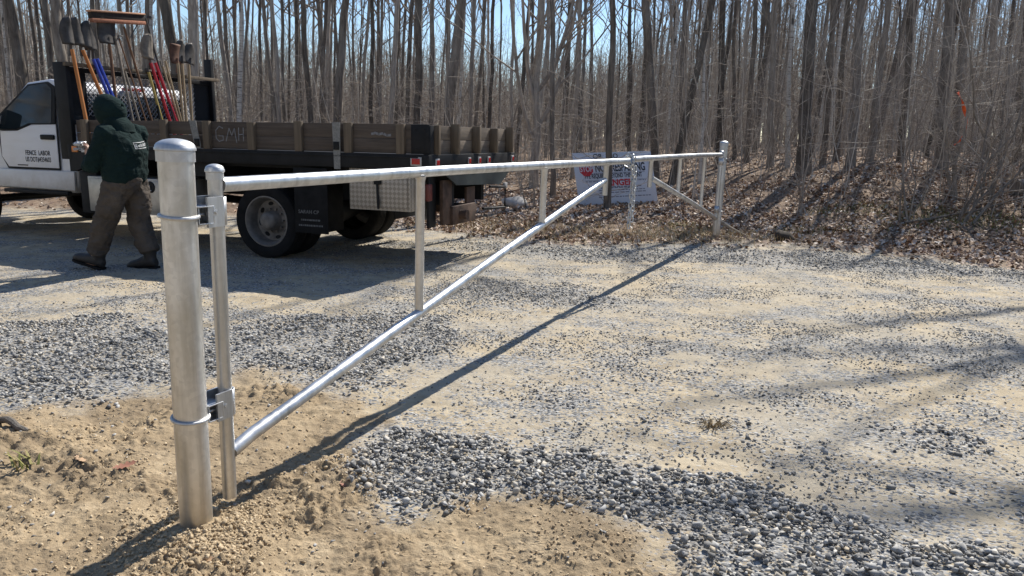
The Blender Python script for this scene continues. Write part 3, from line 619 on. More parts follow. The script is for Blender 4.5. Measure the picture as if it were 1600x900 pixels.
# ------------------------------------------------------------------ flatbed work truck (local x forward, y left, z up; origin under the bed's rear left corner)
TROT = (0, R(1.106), math.pi-TA)
TM = Matrix.Translation(TRK) @ Euler(TROT, 'XYZ').to_matrix().to_4x4()
def TW(x, y, z): return TM @ Vector((x, y, z))
def truck():
    t = empty('work_truck', 'white cab flatbed work truck with wooden stake sides and a tool rack', 'truck', TRK, TROT)
    W, L = 2.4, 4.68
    # bed
    bed = MB(); bed.box(.03, L, -W+.03, -.03, 1.06, 1.155).build('deck', BLACK, t)
    b = MB(); b.box(.0, L, -.045, 0, 1.02, 1.165, .004); b.box(0, L, -W, -W+.045, 1.02, 1.165, .004); b.box(-.012, .05, -W-.002, .002, 1.005, 1.160, .004); b.box(L-.05, L+.01, -W-.002, .002, 1.0, 1.17, .004)
    b.box(.10, L-.1, -.02, .012, 1.128, 1.140); b.build('bed_frame', BLACK, t)
    # wooden sides
    for y0, m in ((-.05, BOARD), (-W+.012, BOARD)):
        s = MB(); s.box(.02, L-.1, y0-.038, y0, 1.17, 1.308, .003); s.box(.02, L-.1, y0-.036, y0-.002, 1.312, 1.452, .003); s.build('side_planks', m, t)
    for k in range(8):
        x = .306+.588*k
        for y0, y1 in ((-.049, -.006), (-W+.013, -W+.05)): MB().box(x-.044, x+.044, y0, y1, 1.05 if y0 > -1 else 1.168, 1.458+.008*((k*7) % 3-1), .003).build('stake', STAKE, t)
    s = MB(); s.box(.06, .096, -W+.05, -.09, 1.162, 1.30, .003); s.box(.062, .094, -W+.05, -.09, 1.304, 1.445, .003); s.build('tail_planks', BOARDY, t)
    for i, y in enumerate((-.19, -.66, -1.22, -1.75, -2.27)): MB().box(-.035, .058, y-.021, y+.021, 1.163, 1.455+.012*((i*5) % 3-1), .003).build('tail_stake', STAKE, t)
    c = MB(); c.box(.005, .20, -.048, -.036, 1.168, 1.447, .002); c.box(.0, .012, -.13, -.05, 1.168, 1.44, .002)
    for z in (1.22, 1.40):
        for x in (.05, .15): c.lathe([(0, .006), (.009, .006), (.009, 0)], 8, Matrix.Translation((x, -.036, z)) @ Matrix.Rotation(-math.pi/2, 4, 'X'))
    c.build('corner_bracket', BLACK, t)
    # tie-down straps
    strap = simple('strap_webbing', (.23,.225,.21), .8, 0, .25, 60); rt_ = MB()
    for x, sl in ((1.01, 0.0), (2.76, .05)):
        p = MB(); p.prism([(x-.045+sl, 1.46), (x+.045+sl, 1.46), (x+.04, 1.2), (x+.035, 1.0 if sl == 0 else 1.17), (x-.035, 1.0 if sl == 0 else 1.17), (x-.04, 1.2)], .004, .012); so = p.build('tie_down_strap', strap, t)
        q = MB(); q.box(x-.032, x+.032, .012, .024, 1.19, 1.27, .003)
        q.build('strap_buckle', BLACK, so)
    # chalk letters and smudge on the planks
    def strokes(name, polys, wd):
        c = MB()
        for P in polys:
            for (x0, z0), (x1, z1) in zip(P[:-1], P[1:]):
                d = Vector((x1-x0, 0, z1-z0)); n = Vector((-d.z, 0, d.x)).normalized()*wd; e = d.normalized()*wd*.6
                vs = [c.bm.verts.new(Vector((x, -.0475, z))+q) for x, z, q in ((x0, z0, n-e), (x1, z1, n+e), (x1, z1, -n+e), (x0, z0, -n-e))]; c.bm.faces.new(vs)
        return c.build(name, CHALK, t, False)
    gx = lambda u: 2.555-u*.93
    strokes('chalk_letters', [[(gx(.10), 1.385), (gx(.05), 1.405), (gx(.0), 1.36), (gx(.0), 1.28), (gx(.04), 1.245), (gx(.10), 1.26), (gx(.10), 1.305), (gx(.05), 1.305)], [(gx(.14), 1.25), (gx(.19), 1.385), (gx(.225), 1.31), (gx(.265), 1.385), (gx(.29), 1.235)], [(gx(.325), 1.39), (gx(.32), 1.26)], [(gx(.39), 1.39), (gx(.385), 1.255)], [(gx(.325), 1.32), (gx(.39), 1.325)]], .0055)
    strokes('chalk_smudge', [[(.64, 1.352), (.60, 1.362), (.56, 1.35), (.52, 1.358)], [(.50, 1.352), (.47, 1.34), (.43, 1.344)]], .012)
    # lights
    def lamp(x, y, z, a, b_, side):
        m = MB()
        if side: m.box(x-a, x+a, .001, .012, z-b_, z+b_, .004)
        else: m.box(-.024, -.012, y-a, y+a, z-b_, z+b_, .004)
        bz = m.build('marker_light', GREYM, t); m = MB()
        if side: m.box(x-a+.016, x+a-.016, .010, .018, z-b_+.014, z+b_-.014, .003)
        else: m.box(-.030, -.022, y-a+.012, y+a-.012, z-b_+.014, z+b_-.014, .003)
        m.build('lens', RED, bz)
    lamp(.125, 0, 1.098, .06, .042, True)
    for y in (-.17, -.96, -1.24, -1.52, -2.31): lamp(0, y, 1.085, .042 if y > -.5 else .036, .040, False)
    for (x, m) in ((4.57, AMBER), (4.42, simple('white_reflector', (.6,.6,.58), .4, 0, .1))): MB().box(x-.045, x+.045, .001, .014, 1.085, 1.155, .004).build('front_marker', m, t)
    g = MB(); g.prism([(4.68, 1.16), (4.68, .86), (4.60, .86), (4.22, 1.02), (4.02, 1.10), (4.02, 1.16)], -.045, .001); g.build('corner_gusset', BLACK, t)
    # rear apron, hitch, tail light, plate, step loop
    a = MB(); a.prism([(0, 0), (0, 0)], 0, 0) if False else None
    m = Matrix(((0, 1, 0, 0), (1, 0, 0, 0), (0, 0, 1, 0), (0, 0, 0, 1)))
    a.prism([(-.42, 1.003), (-2.3, 1.003), (-2.25, .93), (-1.95, .79), (-.68, .84), (-.42, .95)], 0, .014, m); a.build('rear_apron', DARKGREEN, t)
    h = MB(); h.box(.05, .09, -.66, -.44, .44, .90, .004); h.box(.02, .12, -1.24, -.62, .42, .62, .01); h.box(.03, .5, -1.28, -1.12, .5, .6, .006); h.box(.05, .08, -1.28, -1.05, .44, .80, .004)
    h.lathe([(.052, -.08), (.052, .08)], 20, Matrix.Translation((.02, -.82, .52)) @ Matrix.Rotation(math.pi/2, 4, 'Y'), cap=(True, True))
    h.build('hitch_plate', RUST, t)
    d = MB(); d.box(.13, .16, -.44, -.28, .42, .98, .005); d.build('bumper_post', BLACK, t)
    k = MB(); k.box(.09, .13, -.28, -.19, .70, .87, .008); k.build('tail_light', simple('dull_red_lens', (.13,.022,.018), .4, 0, .2), t)
    k = MB(); k.box(.22, .226, -.44, -.16, .49, .64, .002); k.build('licence_plate', simple('dull_white_plate', (.42,.43,.43), .5, 0, .12, 30), t)
    lp = MB(); lp.tube([(-.02, -1.35, .54), (-.02, -2.06, .50), (-.02, -2.06, .75), (-.02, -1.55, .78)], .016, 8); lo = lp.build('step_loop', BLACK, t, True, 60)
    MB().box(-.032, -.004, -2.11, -2.02, .735, .80, .003).build('white_tag', GREYM, lo)
    # diamond plate box behind the wheel
    def diamond():
        n = NT('diamond_plate'); v = n.co((30, 30, 30)); ch = n.n('TexChecker'); ch.inputs['Scale'].default_value = 1.0
        mp = n.n('Mapping'); mp.inputs['Rotation'].default_value = (0, R(45), 0); n.l(v, mp.inputs[0]); n.l(mp.outputs[0], ch.inputs['Vector'])
        c = n.mix(ch.outputs['Fac'], (.52,.47,.40), (.30,.265,.225)); c = n.mix(n.math('MULTIPLY', n.noise(n.co(), 7, 4), .6), c, (.26,.225,.185)); n.set(col=c, metal=.35, rough=.5); n.bump(ch.outputs['Fac'], .6, .004); return n.m
    DIA = diamond()
    q = MB(); q.box(.21, .90, -.52, -.03, .602, 1.015, .006); bx = q.build('underbody_box', DIA, t)
    q = MB(); q.box(.235, .875, -.028, -.016, .63, .985, .005); q.build('box_door', DIA, bx)
    q = MB(); q.box(.52, .60, -.014, .008, .86, .94, .008); q.tube([(.56, .0, .87), (.558, .004, .78), (.55, .006, .70), (.552, .0, .62)], [.014, .012, .016, .012], 8); q.build('latch', BLACK, bx)
    # box ahead of the wheel
    q = MB(); q.box(3.02, 4.44, -.5, -.012, .405, .815, .01); fb = q.build('front_tool_box', ALU, t)
    q = MB(); q.box(3.06, 4.40, -.011, -.002, .44, .79, .006); q.build('box_door', ALU, fb)
    q = MB(); q.lathe([(.0, .012), (.062, .012), (.066, 0)], 24, Matrix.Translation((3.48, -.003, .72)) @ Matrix.Rotation(-math.pi/2, 4, 'X')); lk = q.build('latch', BLACK, fb)
    MB().box(3.473, 3.487, .009, .02, .68, .745, .003).box(3.455, 3.505, .009, .02, .678, .69, .003).build('latch_handle', GREYM, fb)
    # chassis
    c = MB(); 
    for y in (-.78, -1.62): c.box(.1, 6.9, y-.04, y+.04, .62, .86)
    for x in (.3, 1.2, 2.7, 3.8, 4.6): c.box(x-.05, x+.05, -W+.1, -.1, .87, 1.05)
    c.box(4.42, 4.70, -.55, -.12, .36, .86, .02); c.box(2.6, 2.95, -.6, -.1, .86, 1.04); c.box(.95, 3.0, -2.2, -.2, .98, 1.05); c.lathe([(.055, -.95), (.055, .95)], 12, Matrix.Translation((2.0, -1.2, .405)) @ Matrix.Rotation(math.pi/2, 4, 'X')); c.lathe([(.05, -.9), (.17, -.2), (.2, 0), (.17, .2), (.05, .9)], 16, Matrix.Translation((2.0, -1.2, .405)) @ Matrix.Rotation(math.pi/2, 4, 'X'))
    c.tube([(2.0, -1.2, .44), (5.6, -1.2, .62)], .05, 10); c.lathe([(.05, -.85), (.05, .85)], 12, Matrix.Translation((6.88, -1.2, .405)) @ Matrix.Rotation(math.pi/2, 4, 'X')); c.box(5.8, 6.9, -1.5, -.9, .5, .95, .03)
    c.build('chassis', BLACK, t)
    # wheels
    def wheel(x, yc, out_, name='wheel'):
        m = Matrix.Translation((x, yc, .405)) @ Matrix.Rotation(-math.pi/2*out_, 4, 'X')     # local z -> outboard
        w_ = MB(); hw = .112; prof = [(.268, -hw*.8), (.30, -hw), (.36, -hw*1.02), (.392, -hw*.9), (.402, -hw*.72)]
        for k in range(5): z = -hw*.6+k*hw*.3; prof += [(.405, z-.009), (.405, z+.009), (.396, z+.012), (.396, z+.02)]
        prof += [(.402, hw*.72), (.392, hw*.9), (.36, hw*1.02), (.30, hw), (.268, hw*.8)]
        w_.lathe(prof, 48, m); wo = w_.build('wheel', BLACKR, t, True, 40)
        return wo, m, hw
    def dish(wo, m, hw, deep):
        z0 = hw*.86; r_ = MB()
        if deep: prof = [(.275, z0-.01), (.276, z0+.004), (.262, z0+.006), (.245, z0-.02), (.232, z0-.07), (.225, z0-.135), (.15, z0-.150), (.118, z0-.135), (.105, z0-.115), (.1, z0-.03), (.085, z0-.005), (.06, z0+.01), (0, z0+.012)]
        else: prof = [(.275, z0-.01), (.276, z0+.004), (.262, z0+.006), (.24, z0-.015), (.22, z0+.01), (.13, z0+.045), (.10, z0+.05), (.09, z0+.08), (0, z0+.085)]
        r_.lathe(prof, 48, m); ro = None
        zz = z0-.143 if deep else z0+.022
        for k in range(8):
            a = 2*math.pi*k/8+.2; cm = m @ Matrix.Rotation(a, 4, 'Z') @ Matrix.Translation((.186, 0, zz+.004)); MB().lathe([(0, .002), (.024, .002), (.025, -.004)], 14, cm @ Matrix.Diagonal((.85, 1.35, 1, 1))).build('hand_hole', BLACK, wo)
        for k in range(10):
            a = 2*math.pi*k/10; r_.lathe([(.012, 0), (.012, .03), (0, .032)], 6, m @ Matrix.Rotation(a, 4, 'Z') @ Matrix.Translation((.125, 0, z0-.142 if deep else z0+.04)))
        r_.build('rim', RIM, wo)
    for yc, o_, dp in ((-.20, 1, True), (-.50, 1, None), (-2.2, -1, True), (-1.9, -1, None)):
        wo, m, hw = wheel(2.0, yc, o_)
        if dp: dish(wo, m, hw, True)
    for yc, o_ in ((-.32, 1), (-2.08, -1)):
        wo, m, hw = wheel(6.88, yc, o_); dish(wo, m, hw, False)
    # mud flaps
    for y0, y1 in ((-.62, -.02), (-2.38, -1.78)):
        f = MB(); f.box(1.36, 1.372, y0, y1, .30, 1.0, .003); f.build('mud_flap', BLACKR, t)
    f = MB(); f.box(1.15, 1.555, -.018, -.008, .325, 1.0, .003); fl = f.build('side_flap', BLACKR, t)
    FM = Matrix(((-1, 0, 0, 0), (0, 0, -1, 0), (0, 1, 0, 0), (0, 0, 0, 1)))     # text facing +y, reading towards -x
    FM = Matrix.Rotation(math.pi, 4, 'Z') @ Matrix.Rotation(math.pi/2, 4, 'X')
    DIMW = simple('faded_lettering', (.13,.13,.13), .8, 0, .4, 40)
    text_mesh('lettering', 'SARAH CP', .052, DIMW, fl, Matrix.Translation((1.51, -.0065, .53)) @ FM, .001, 'LEFT', .0008, 1.05)
    q = MB(); rr = random.Random(4)
    for z, x0, x1 in ((.462, 1.48, 1.25), (.405, 1.51, 1.21)):
        x = x0
        while x > x1: wd = rr.uniform(.012, .03); q.box(x-wd, x, -.008, -.0062, z-.008, z+.01); x -= wd+.007
    q.build('small_print', DIMW, fl, False)
    # headache rack with mesh
    r_ = MB()
    r_.box(4.60, 4.80, -.055, .0, 1.0, 2.10, .004); r_.box(4.62, 4.74, -W, -W+.06, 1.165, 2.36, .004)
    r_.box(4.66, 4.72, -W+.06, -.055, 1.40, 1.50, .003); r_.box(4.66, 4.72, -W+.06, -.055, 2.0, 2.055, .003)
    r_.box(4.68, 4.70, -.32, -.055, 1.50, 2.0); r_.box(4.68, 4.70, -W+.06, -W+.34, 1.50, 2.0); r_.box(4.67, 4.70, -.75, -.70, 1.5, 2.0) if False else None
    rk = r_.build('headache_rack', BLACK, t)
    rl = MB(); rl.box(4.56, 4.60, -W-.03, .03, 2.055, 2.098, .003); rl.build('rack_rail', STAKE, rk)
    ms = MB(); y0, y1, z0, z1 = -W+.34, -.32, 1.505, 1.995; p = .062
    def seg(y, z, s):   # clip a 45 degree strip to the rectangle
        pass
    n_d = int((y1-y0+z1-z0)/p)+2
    for i in range(n_d):
        for sg in (1, -1):
            c_ = y0-(z1-z0)+i*p if sg > 0 else y0+i*p
            ta = max(0, (y0-c_)*sg if sg > 0 else (c_-y1)); tb = min(z1-z0, (y1-c_) if sg > 0 else (c_-y0))
            if tb-ta > .01: ms.tube([(4.69+.003*sg, c_+sg*ta, z0+ta), (4.69+.003*sg, c_+sg*tb, z0+tb)], .0058, 4, False)
    ms.build('rack_mesh', simple('mesh_steel', (.36,.36,.36), .5, .4, .2, 9), rk, False)
    return t, FM
TRUCK, FMT = truck()
def cab(t):
    yl, yr = -.20, -2.2
    side = [(4.84, .66), (4.80, 1.0), (4.83, 1.40), (4.90, 1.83), (5.0, 1.915), (5.25, 1.94), (5.62, 1.90), (6.24, 1.42), (6.36, 1.36), (7.58, 1.27), (7.74, 1.18), (7.76, .72), (7.62, .60), (7.41, .60), (7.35, .78), (7.21, .93), (6.88, .98), (6.57, .93), (6.43, .78), (6.39, .60), (4.90, .58)]
    b = MB(); b.prism(side, yr, yl, None, 0)
    # draw the greenhouse in towards the roof, round the body slightly
    bm = b.bm; bmesh.ops.recalc_face_normals(bm, faces=bm.faces[:])
    for v in bm.verts:
        k = max(0, v.co.z-1.36)*.16; v.co.y += (-k if v.co.y > -1.2 else k)
        if v.co.x > 6.2: v.co.y += (-.05 if v.co.y > -1.2 else .05)
    es = [e for e in bm.edges if abs(e.verts[0].co.y-e.verts[1].co.y) < .2 and e.calc_face_angle(0) > .5]
    bmesh.ops.bevel(bm, geom=es, offset=.035, segments=4, profile=.5, affect='EDGES')
    body = b.build('cab_body', WHITE, t, True, 30)
    def fy(z, off): return yl-max(0, z-1.36)*.16+off
    def skin(poly, off, th, name, mat, parent, bev=0):
        c = MB(); A = [c.bm.verts.new((x, fy(z, off+th), z)) for x, z in poly]; Bq = [c.bm.verts.new((x, fy(z, off-.004), z)) for x, z in poly]; n = len(poly)
        c.bm.faces.new(A); c.bm.faces.new(Bq[::-1])
        for i in range(n): c.bm.faces.new((A[i], A[(i+1) % n], Bq[(i+1) % n], Bq[i]))
        if bev: bmesh.ops.bevel(c.bm, geom=[e for e in c.bm.edges if len(e.link_faces) == 2 and any(f.calc_area() > .02 for f in e.link_faces)], offset=bev, segments=2, profile=.5, affect='EDGES')
        return c.build(name, mat, parent, True, 40)
    # dark seam, then the door skin proud of it
    skin([(5.085, .85), (5.085, 1.40), (6.09, 1.31), (6.08, 1.0), (5.98, .85)], .0, .0015, 'door_seam', BLACK, body)
    door = skin([(5.10, .875), (5.095, 1.398), (5.50, 1.392), (5.74, 1.312), (6.05, 1.312), (6.065, 1.0), (5.96, .875)], .0, .010, 'door', WHITE, t, .004)
    skin([(5.10, 1.402), (5.125, 1.84), (5.25, 1.905), (5.58, 1.875), (6.20, 1.40), (6.18, 1.318), (5.74, 1.318), (5.52, 1.395)], .0, .016, 'window_frame', BLACK, t)
    skin([(5.15, 1.41), (5.17, 1.82), (5.26, 1.885), (5.56, 1.857), (6.10, 1.43), (6.08, 1.335), (5.76, 1.335), (5.53, 1.41)], .016, .004, 'window_glass', GLASS, t)
    MB().box(4.985+.13, 5.21+.13, yl+.008, yl+.036, 1.215, 1.275, .012).build('handle', BLACK, door)
    skin([(4.845, .61), (4.83, .845), (6.2, .845), (6.16, .62)], .0, .035, 'rocker_panel', WHITE, body, .015)
    MB().box(4.95, 6.05, yl-.02, yl+.05, .555, .60, .01).build('running_board', BLACK, t)
    for txt, z in (('FENCE  LABOR', 1.025), ('US DOT#4354603', .945)):
        text_mesh('lettering', txt, .082, LETTER, door, Matrix.Translation((5.135+.30, yl+.0112, z)) @ FMT, .0012, 'CENTER', .0006, .66 if 'US' in txt else .74, 1.05)
    MB().box(5.62, 5.80, yl+.009, yl+.014, .862+.03, .905, .003).build('badge', LETTER, door)
    # other side, rear window, windscreen
    c = MB(); c.box(5.12, 5.9, yr-.006, yr+.002, 1.42, 1.44) 
    c.build('trim_strip', BLACK, body)
    rw = MB(); rw.box(4.812, 4.86, -1.95, -.45, 1.47, 1.78, .01); rw.build('rear_window', GLASS, body)
    MB().box(4.86, 4.91, -1.36, -1.04, 1.845, 1.885, .005).build('brake_light', RED, body)
    ws = MB(); n = Vector((.455, 0, .58)).normalized(); A = [Vector((5.67, -.38, 1.865)), Vector((5.67, -2.02, 1.865)), Vector((6.20, -2.1, 1.455)), Vector((6.20, -.3, 1.455))]
    up = [ws.bm.verts.new(p+n*.006) for p in A]; dn = [ws.bm.verts.new(p-n*.01) for p in A]; ws.bm.faces.new(up); ws.bm.faces.new(dn[::-1])
    for i in range(4): ws.bm.faces.new((up[i], up[(i+1) % 4], dn[(i+1) % 4], dn[i]))
    ws.build('windscreen', GLASS, body, False)
    mr = MB(); mr.box(6.08, 6.18, yl+.1, yl+.32, 1.30, 1.62, .03); mr.tube([(6.13, yl-.01, 1.38), (6.13, yl+.15, 1.42)], .02, 8); mr.build('wing_mirror', BLACK, t)
    g = MB(); g.box(7.75, 7.79, -1.95, -.45, .82, 1.14, .01); g.build('grille', BLACK, t)
    for y in (-.38, -2.02): MB().box(7.72, 7.78, y-.14, y+.12, .92, 1.13, .02).build('headlight', GREYM, t)
    MB().box(7.74, 7.92, -2.2, -.2, .50, .74, .03).build('front_bumper', GREYM, t)
cab(TRUCK)

# ------------------------------------------------------------------ tools leaning on the rack (each a thing of its own)
TGRP = 'hand tools standing in the truck rack'
WOODH = wood('ash_handle', (.30,.215,.125), (.52,.39,.245), 2); WORANGE = wood('orange_handle', (.42,.16,.05), (.60,.25,.09), 2); BROWNH = wood('brown_handle', (.13,.07,.04), (.24,.13,.075), 2)
BLUEP = simple('blue_fibreglass', (.02,.05,.36), .35, 0, .15); REDP = simple('red_fibreglass', (.45,.015,.03), .35, 0, .15); YELP = simple('yellow_fibreglass', (.45,.33,.09), .4, 0, .2)
STEELD = simple('worn_tool_steel', (.07,.062,.056), .55, .4, .5, 10, .2); STEELR = simple('rusted_tool_steel', (.13,.062,.038), .75, .2, .45, 12, .3); STEELT = simple('muddy_tool_steel', (.22,.185,.145), .7, .2, .4, 12, .2)
def tool(name, label, bot, cat):
    p = TW(4.40, bot[0], 1.158); return empty(name, label, cat, p, TROT, TGRP), (4.40, bot[0], 1.158)
def ext(top, bot):      # line through two points of the rack plane, run down to the deck
    (y0, z0), (y1, z1) = top, bot; k = (1.16-z1)/(z1-z0); return (y1+(y1-y0)*k, 1.16)
def rod(t, o, top, bot, r, mat, name='handle', xt=4.535, n=10, start=None):
    b = bot; x_b = 4.42; zb = b[1]; f = lambda y, z: (x_b+(xt-x_b)*(z-1.16)/(2.1-1.16)-o[0], y-o[1], z-o[2])
    return MB().tube([f(*b), f((b[0]+top[0])/2, (b[1]+top[1])/2), f(*top)], r, n).build(name, mat, t)
def blade(t, o, c, w_, h_, mat, kind, ang=0, name='blade', xt=4.56):
    m = Matrix.Translation((xt+.03-o[0], c[0]-o[1], c[1]-o[2])) @ Matrix.Rotation(ang, 4, 'X'); b = MB()
    def f(u, v):
        v2 = v; 
        if kind == 'round': wd = w_*(.5 if v2 < .45 else .5*math.sqrt(max(0.0, 1-((v2-.45)/.56)**2)))*(1 if v2 > .12 else .8+1.6*v2)
        elif kind == 'clam': wd = w_*.5*(math.sqrt(max(0, 1-((v2-.35)/.66)**2)) if v2 > .35 else .86+.4*v2)
        else: wd = w_*.5*(1 if v2 > .15 else .82+1.2*v2)
        y = (u-.5)*2*wd; cur = .25 if kind == 'clam' else .12
        return m @ Vector((-(cur*w_)*(1-(2*u-1)**2)+.015*math.sin(v*3), y, h_*v))
    b.grid(f, 9, 12); b.tube([m @ Vector((-.01, 0, -.12)), m @ Vector((-.02, 0, h_*.3))], [.019, .012], 8)
    o_ = b.build(name, mat, t); md = o_.modifiers.new('thick', 'SOLIDIFY'); md.thickness = .004; return o_
def digger(label, h1, h2, mat, bladec, bm_):
    bot = ext(*h1); t, o = tool('post_hole_digger', label, bot, 'digger')
    rod(t, o, h1[0], bot, .02, mat); rod(t, o, h2[0], ext(*h2), .02, mat)
    for c, ang in bladec: blade(t, o, c, .20, .31, bm_, 'clam', ang)
digger('post hole digger with two orange wooden handles, leftmost in the rack', ((-.07, 2.24), (-.08, 1.62)), ((-.21, 2.25), (-.36, 1.74)), WORANGE, (((-.07, 2.29), .0), ((-.20, 2.30), -.12)), STEELD)
digger('post hole digger with two bright blue handles', ((-.33, 2.16), (-.43, 1.82)), ((-.385, 2.17), (-.49, 1.82)), BLUEP, (((-.31, 2.28), .05), ((-.36, 2.26), -.1)), STEELD)
digger('post hole digger with two bright red handles', ((-1.19, 2.2), (-1.35, 1.47)), ((-1.265, 2.21), (-1.46, 1.47)), REDP, (((-1.18, 2.25), .1), ((-1.21, 2.24), .06)), STEELT)
def shovel(label, top, bot, mat, c, w_, h_, bmat, kind, ang=0, nm='shovel'):
    b = ext(top, bot); t, o = tool(nm, label, b, 'shovel'); rod(t, o, top, b, .0185, mat); blade(t, o, c, w_, h_, bmat, kind, ang)
shovel('dark square shovel standing blade up under the push broom', (-.60, 2.36), (-.53, 1.45), BROWNH, (-.60, 2.36), .26, .27, STEELD, 'square')
shovel('rusty red brown square shovel with pale handle, second from the right', (-1.655, 2.24), (-1.58, 1.47), WOODH, (-1.665, 2.23), .2, .26, STEELR, 'square', .05)
shovel('grey round point shovel with pale handle, right of the rusty square shovel', (-1.73, 2.24), (-1.64, 1.48), WOODH, (-1.76, 2.26), .2, .30, STEELD, 'round', .05)
shovel('round point shovel with pale yellow handle, rightmost of the tools', (-1.85, 2.24), (-1.74, 1.48), WOODH, (-1.90, 2.25), .21, .29, STEELD, 'round', .18)
def broom():
    b = ext((-.86, 2.60), (-1.05, 1.46)); t, o = tool('push_broom', 'wide push broom with orange brown head sticking up highest above the rack', b, 'broom'); rod(t, o, (-.86, 2.60), b, .014, BROWNH)
    m = Matrix.Translation((4.585-o[0], -.76-o[1], 2.665-o[2])) @ Matrix.Rotation(-.10, 4, 'X')
    brist = simple('dark_bristle', (.035,.025,.02), .95, 0, .4, 60); head = simple('orange_broom_fibre', (.36,.15,.085), .9, 0, .3, 50, .3)
    q = MB(); q.box(-.05, .03, -.40, .40, -.045, .0, .012, m); q.build('head', head, t)
    q = MB(); q.box(-.043, .023, -.392, .392, .001, .075, .004, m); q.build('bristles', brist, t)
    q = MB(); q.box(-.055, .035, -.405, .405, .07, .092, .008, m); q.build('bristle_tips', simple('pale_orange_fibre', (.50,.27,.16), .9, 0, .3, 50, .3), t)
    q = MB(); q.tube([m @ Vector((-.01, -.30, -.03)), m @ Vector((0, -.16, -.2))], .007, 8); q.build('brace', STEELD, t)
broom()
def bar(label, top, bot, r, mat, nm, cat, end=None):
    b = ext(top, bot); t, o = tool(nm, label, b, cat); rod(t, o, top, b, r, mat, 'shaft')
    if end is not None:
        q = MB(); q.tube([(4.56-o[0], y-o[1], z-o[2]) for y, z in end[0]], end[1], 8); q.build('head', end[2], t)
bar('thin red brown rod rising between the broom handle and the square shovel', (-.75, 2.48), (-.95, 1.46), .010, BROWNH, 'rod', 'rod', ([(-.80, 2.475), (-.75, 2.48), (-.72, 2.43)], .009, STEELD))
bar('pale grey steel digging bar left of the thin red brown rod', (-.70, 2.46), (-.75, 1.45), .016, STEELT, 'digging_bar', 'digging bar')
bar('second grey bar standing close right of the pale digging bar', (-.76, 2.06), (-.85, 1.45), .014, STEELT, 'digging_bar', 'digging bar')
bar('long dark iron bar with a flat tamping end, behind the red handled digger', (-1.23, 2.75), (-1.36, 1.9), .014, STEELD, 'tamping_bar', 'tamping bar', ([(-1.228, 2.745), (-1.235, 2.775)], .033, STEELD))
bar('short yellow handled tool just left of the red digger', (-1.13, 2.08), (-1.22, 1.46), .017, YELP, 'rake', 'rake', ([(-1.13, 2.08), (-1.125, 2.13)], .026, STEELD))
bar('black pipe with pale tip standing just left of the red digger', (-1.195, 1.94), (-1.18, 1.46), .015, BLACK, 'pipe', 'pipe', ([(-1.19, 1.93), (-1.22, 1.96), (-1.24, 1.93)], .011, STEELT))
bar('pale wooden handle with a hooked steel top right of the red digger', (-1.38, 2.17), (-1.51, 1.47), .015, WOODH, 'hook', 'hook', ([(-1.38, 2.16), (-1.36, 2.25), (-1.32, 2.22), (-1.31, 2.12)], .010, STEELT))
bar('plain grey wooden handle between the hook and the rusty shovel', (-1.44, 2.25), (-1.55, 1.47), .015, WOODH, 'handle', 'handle')
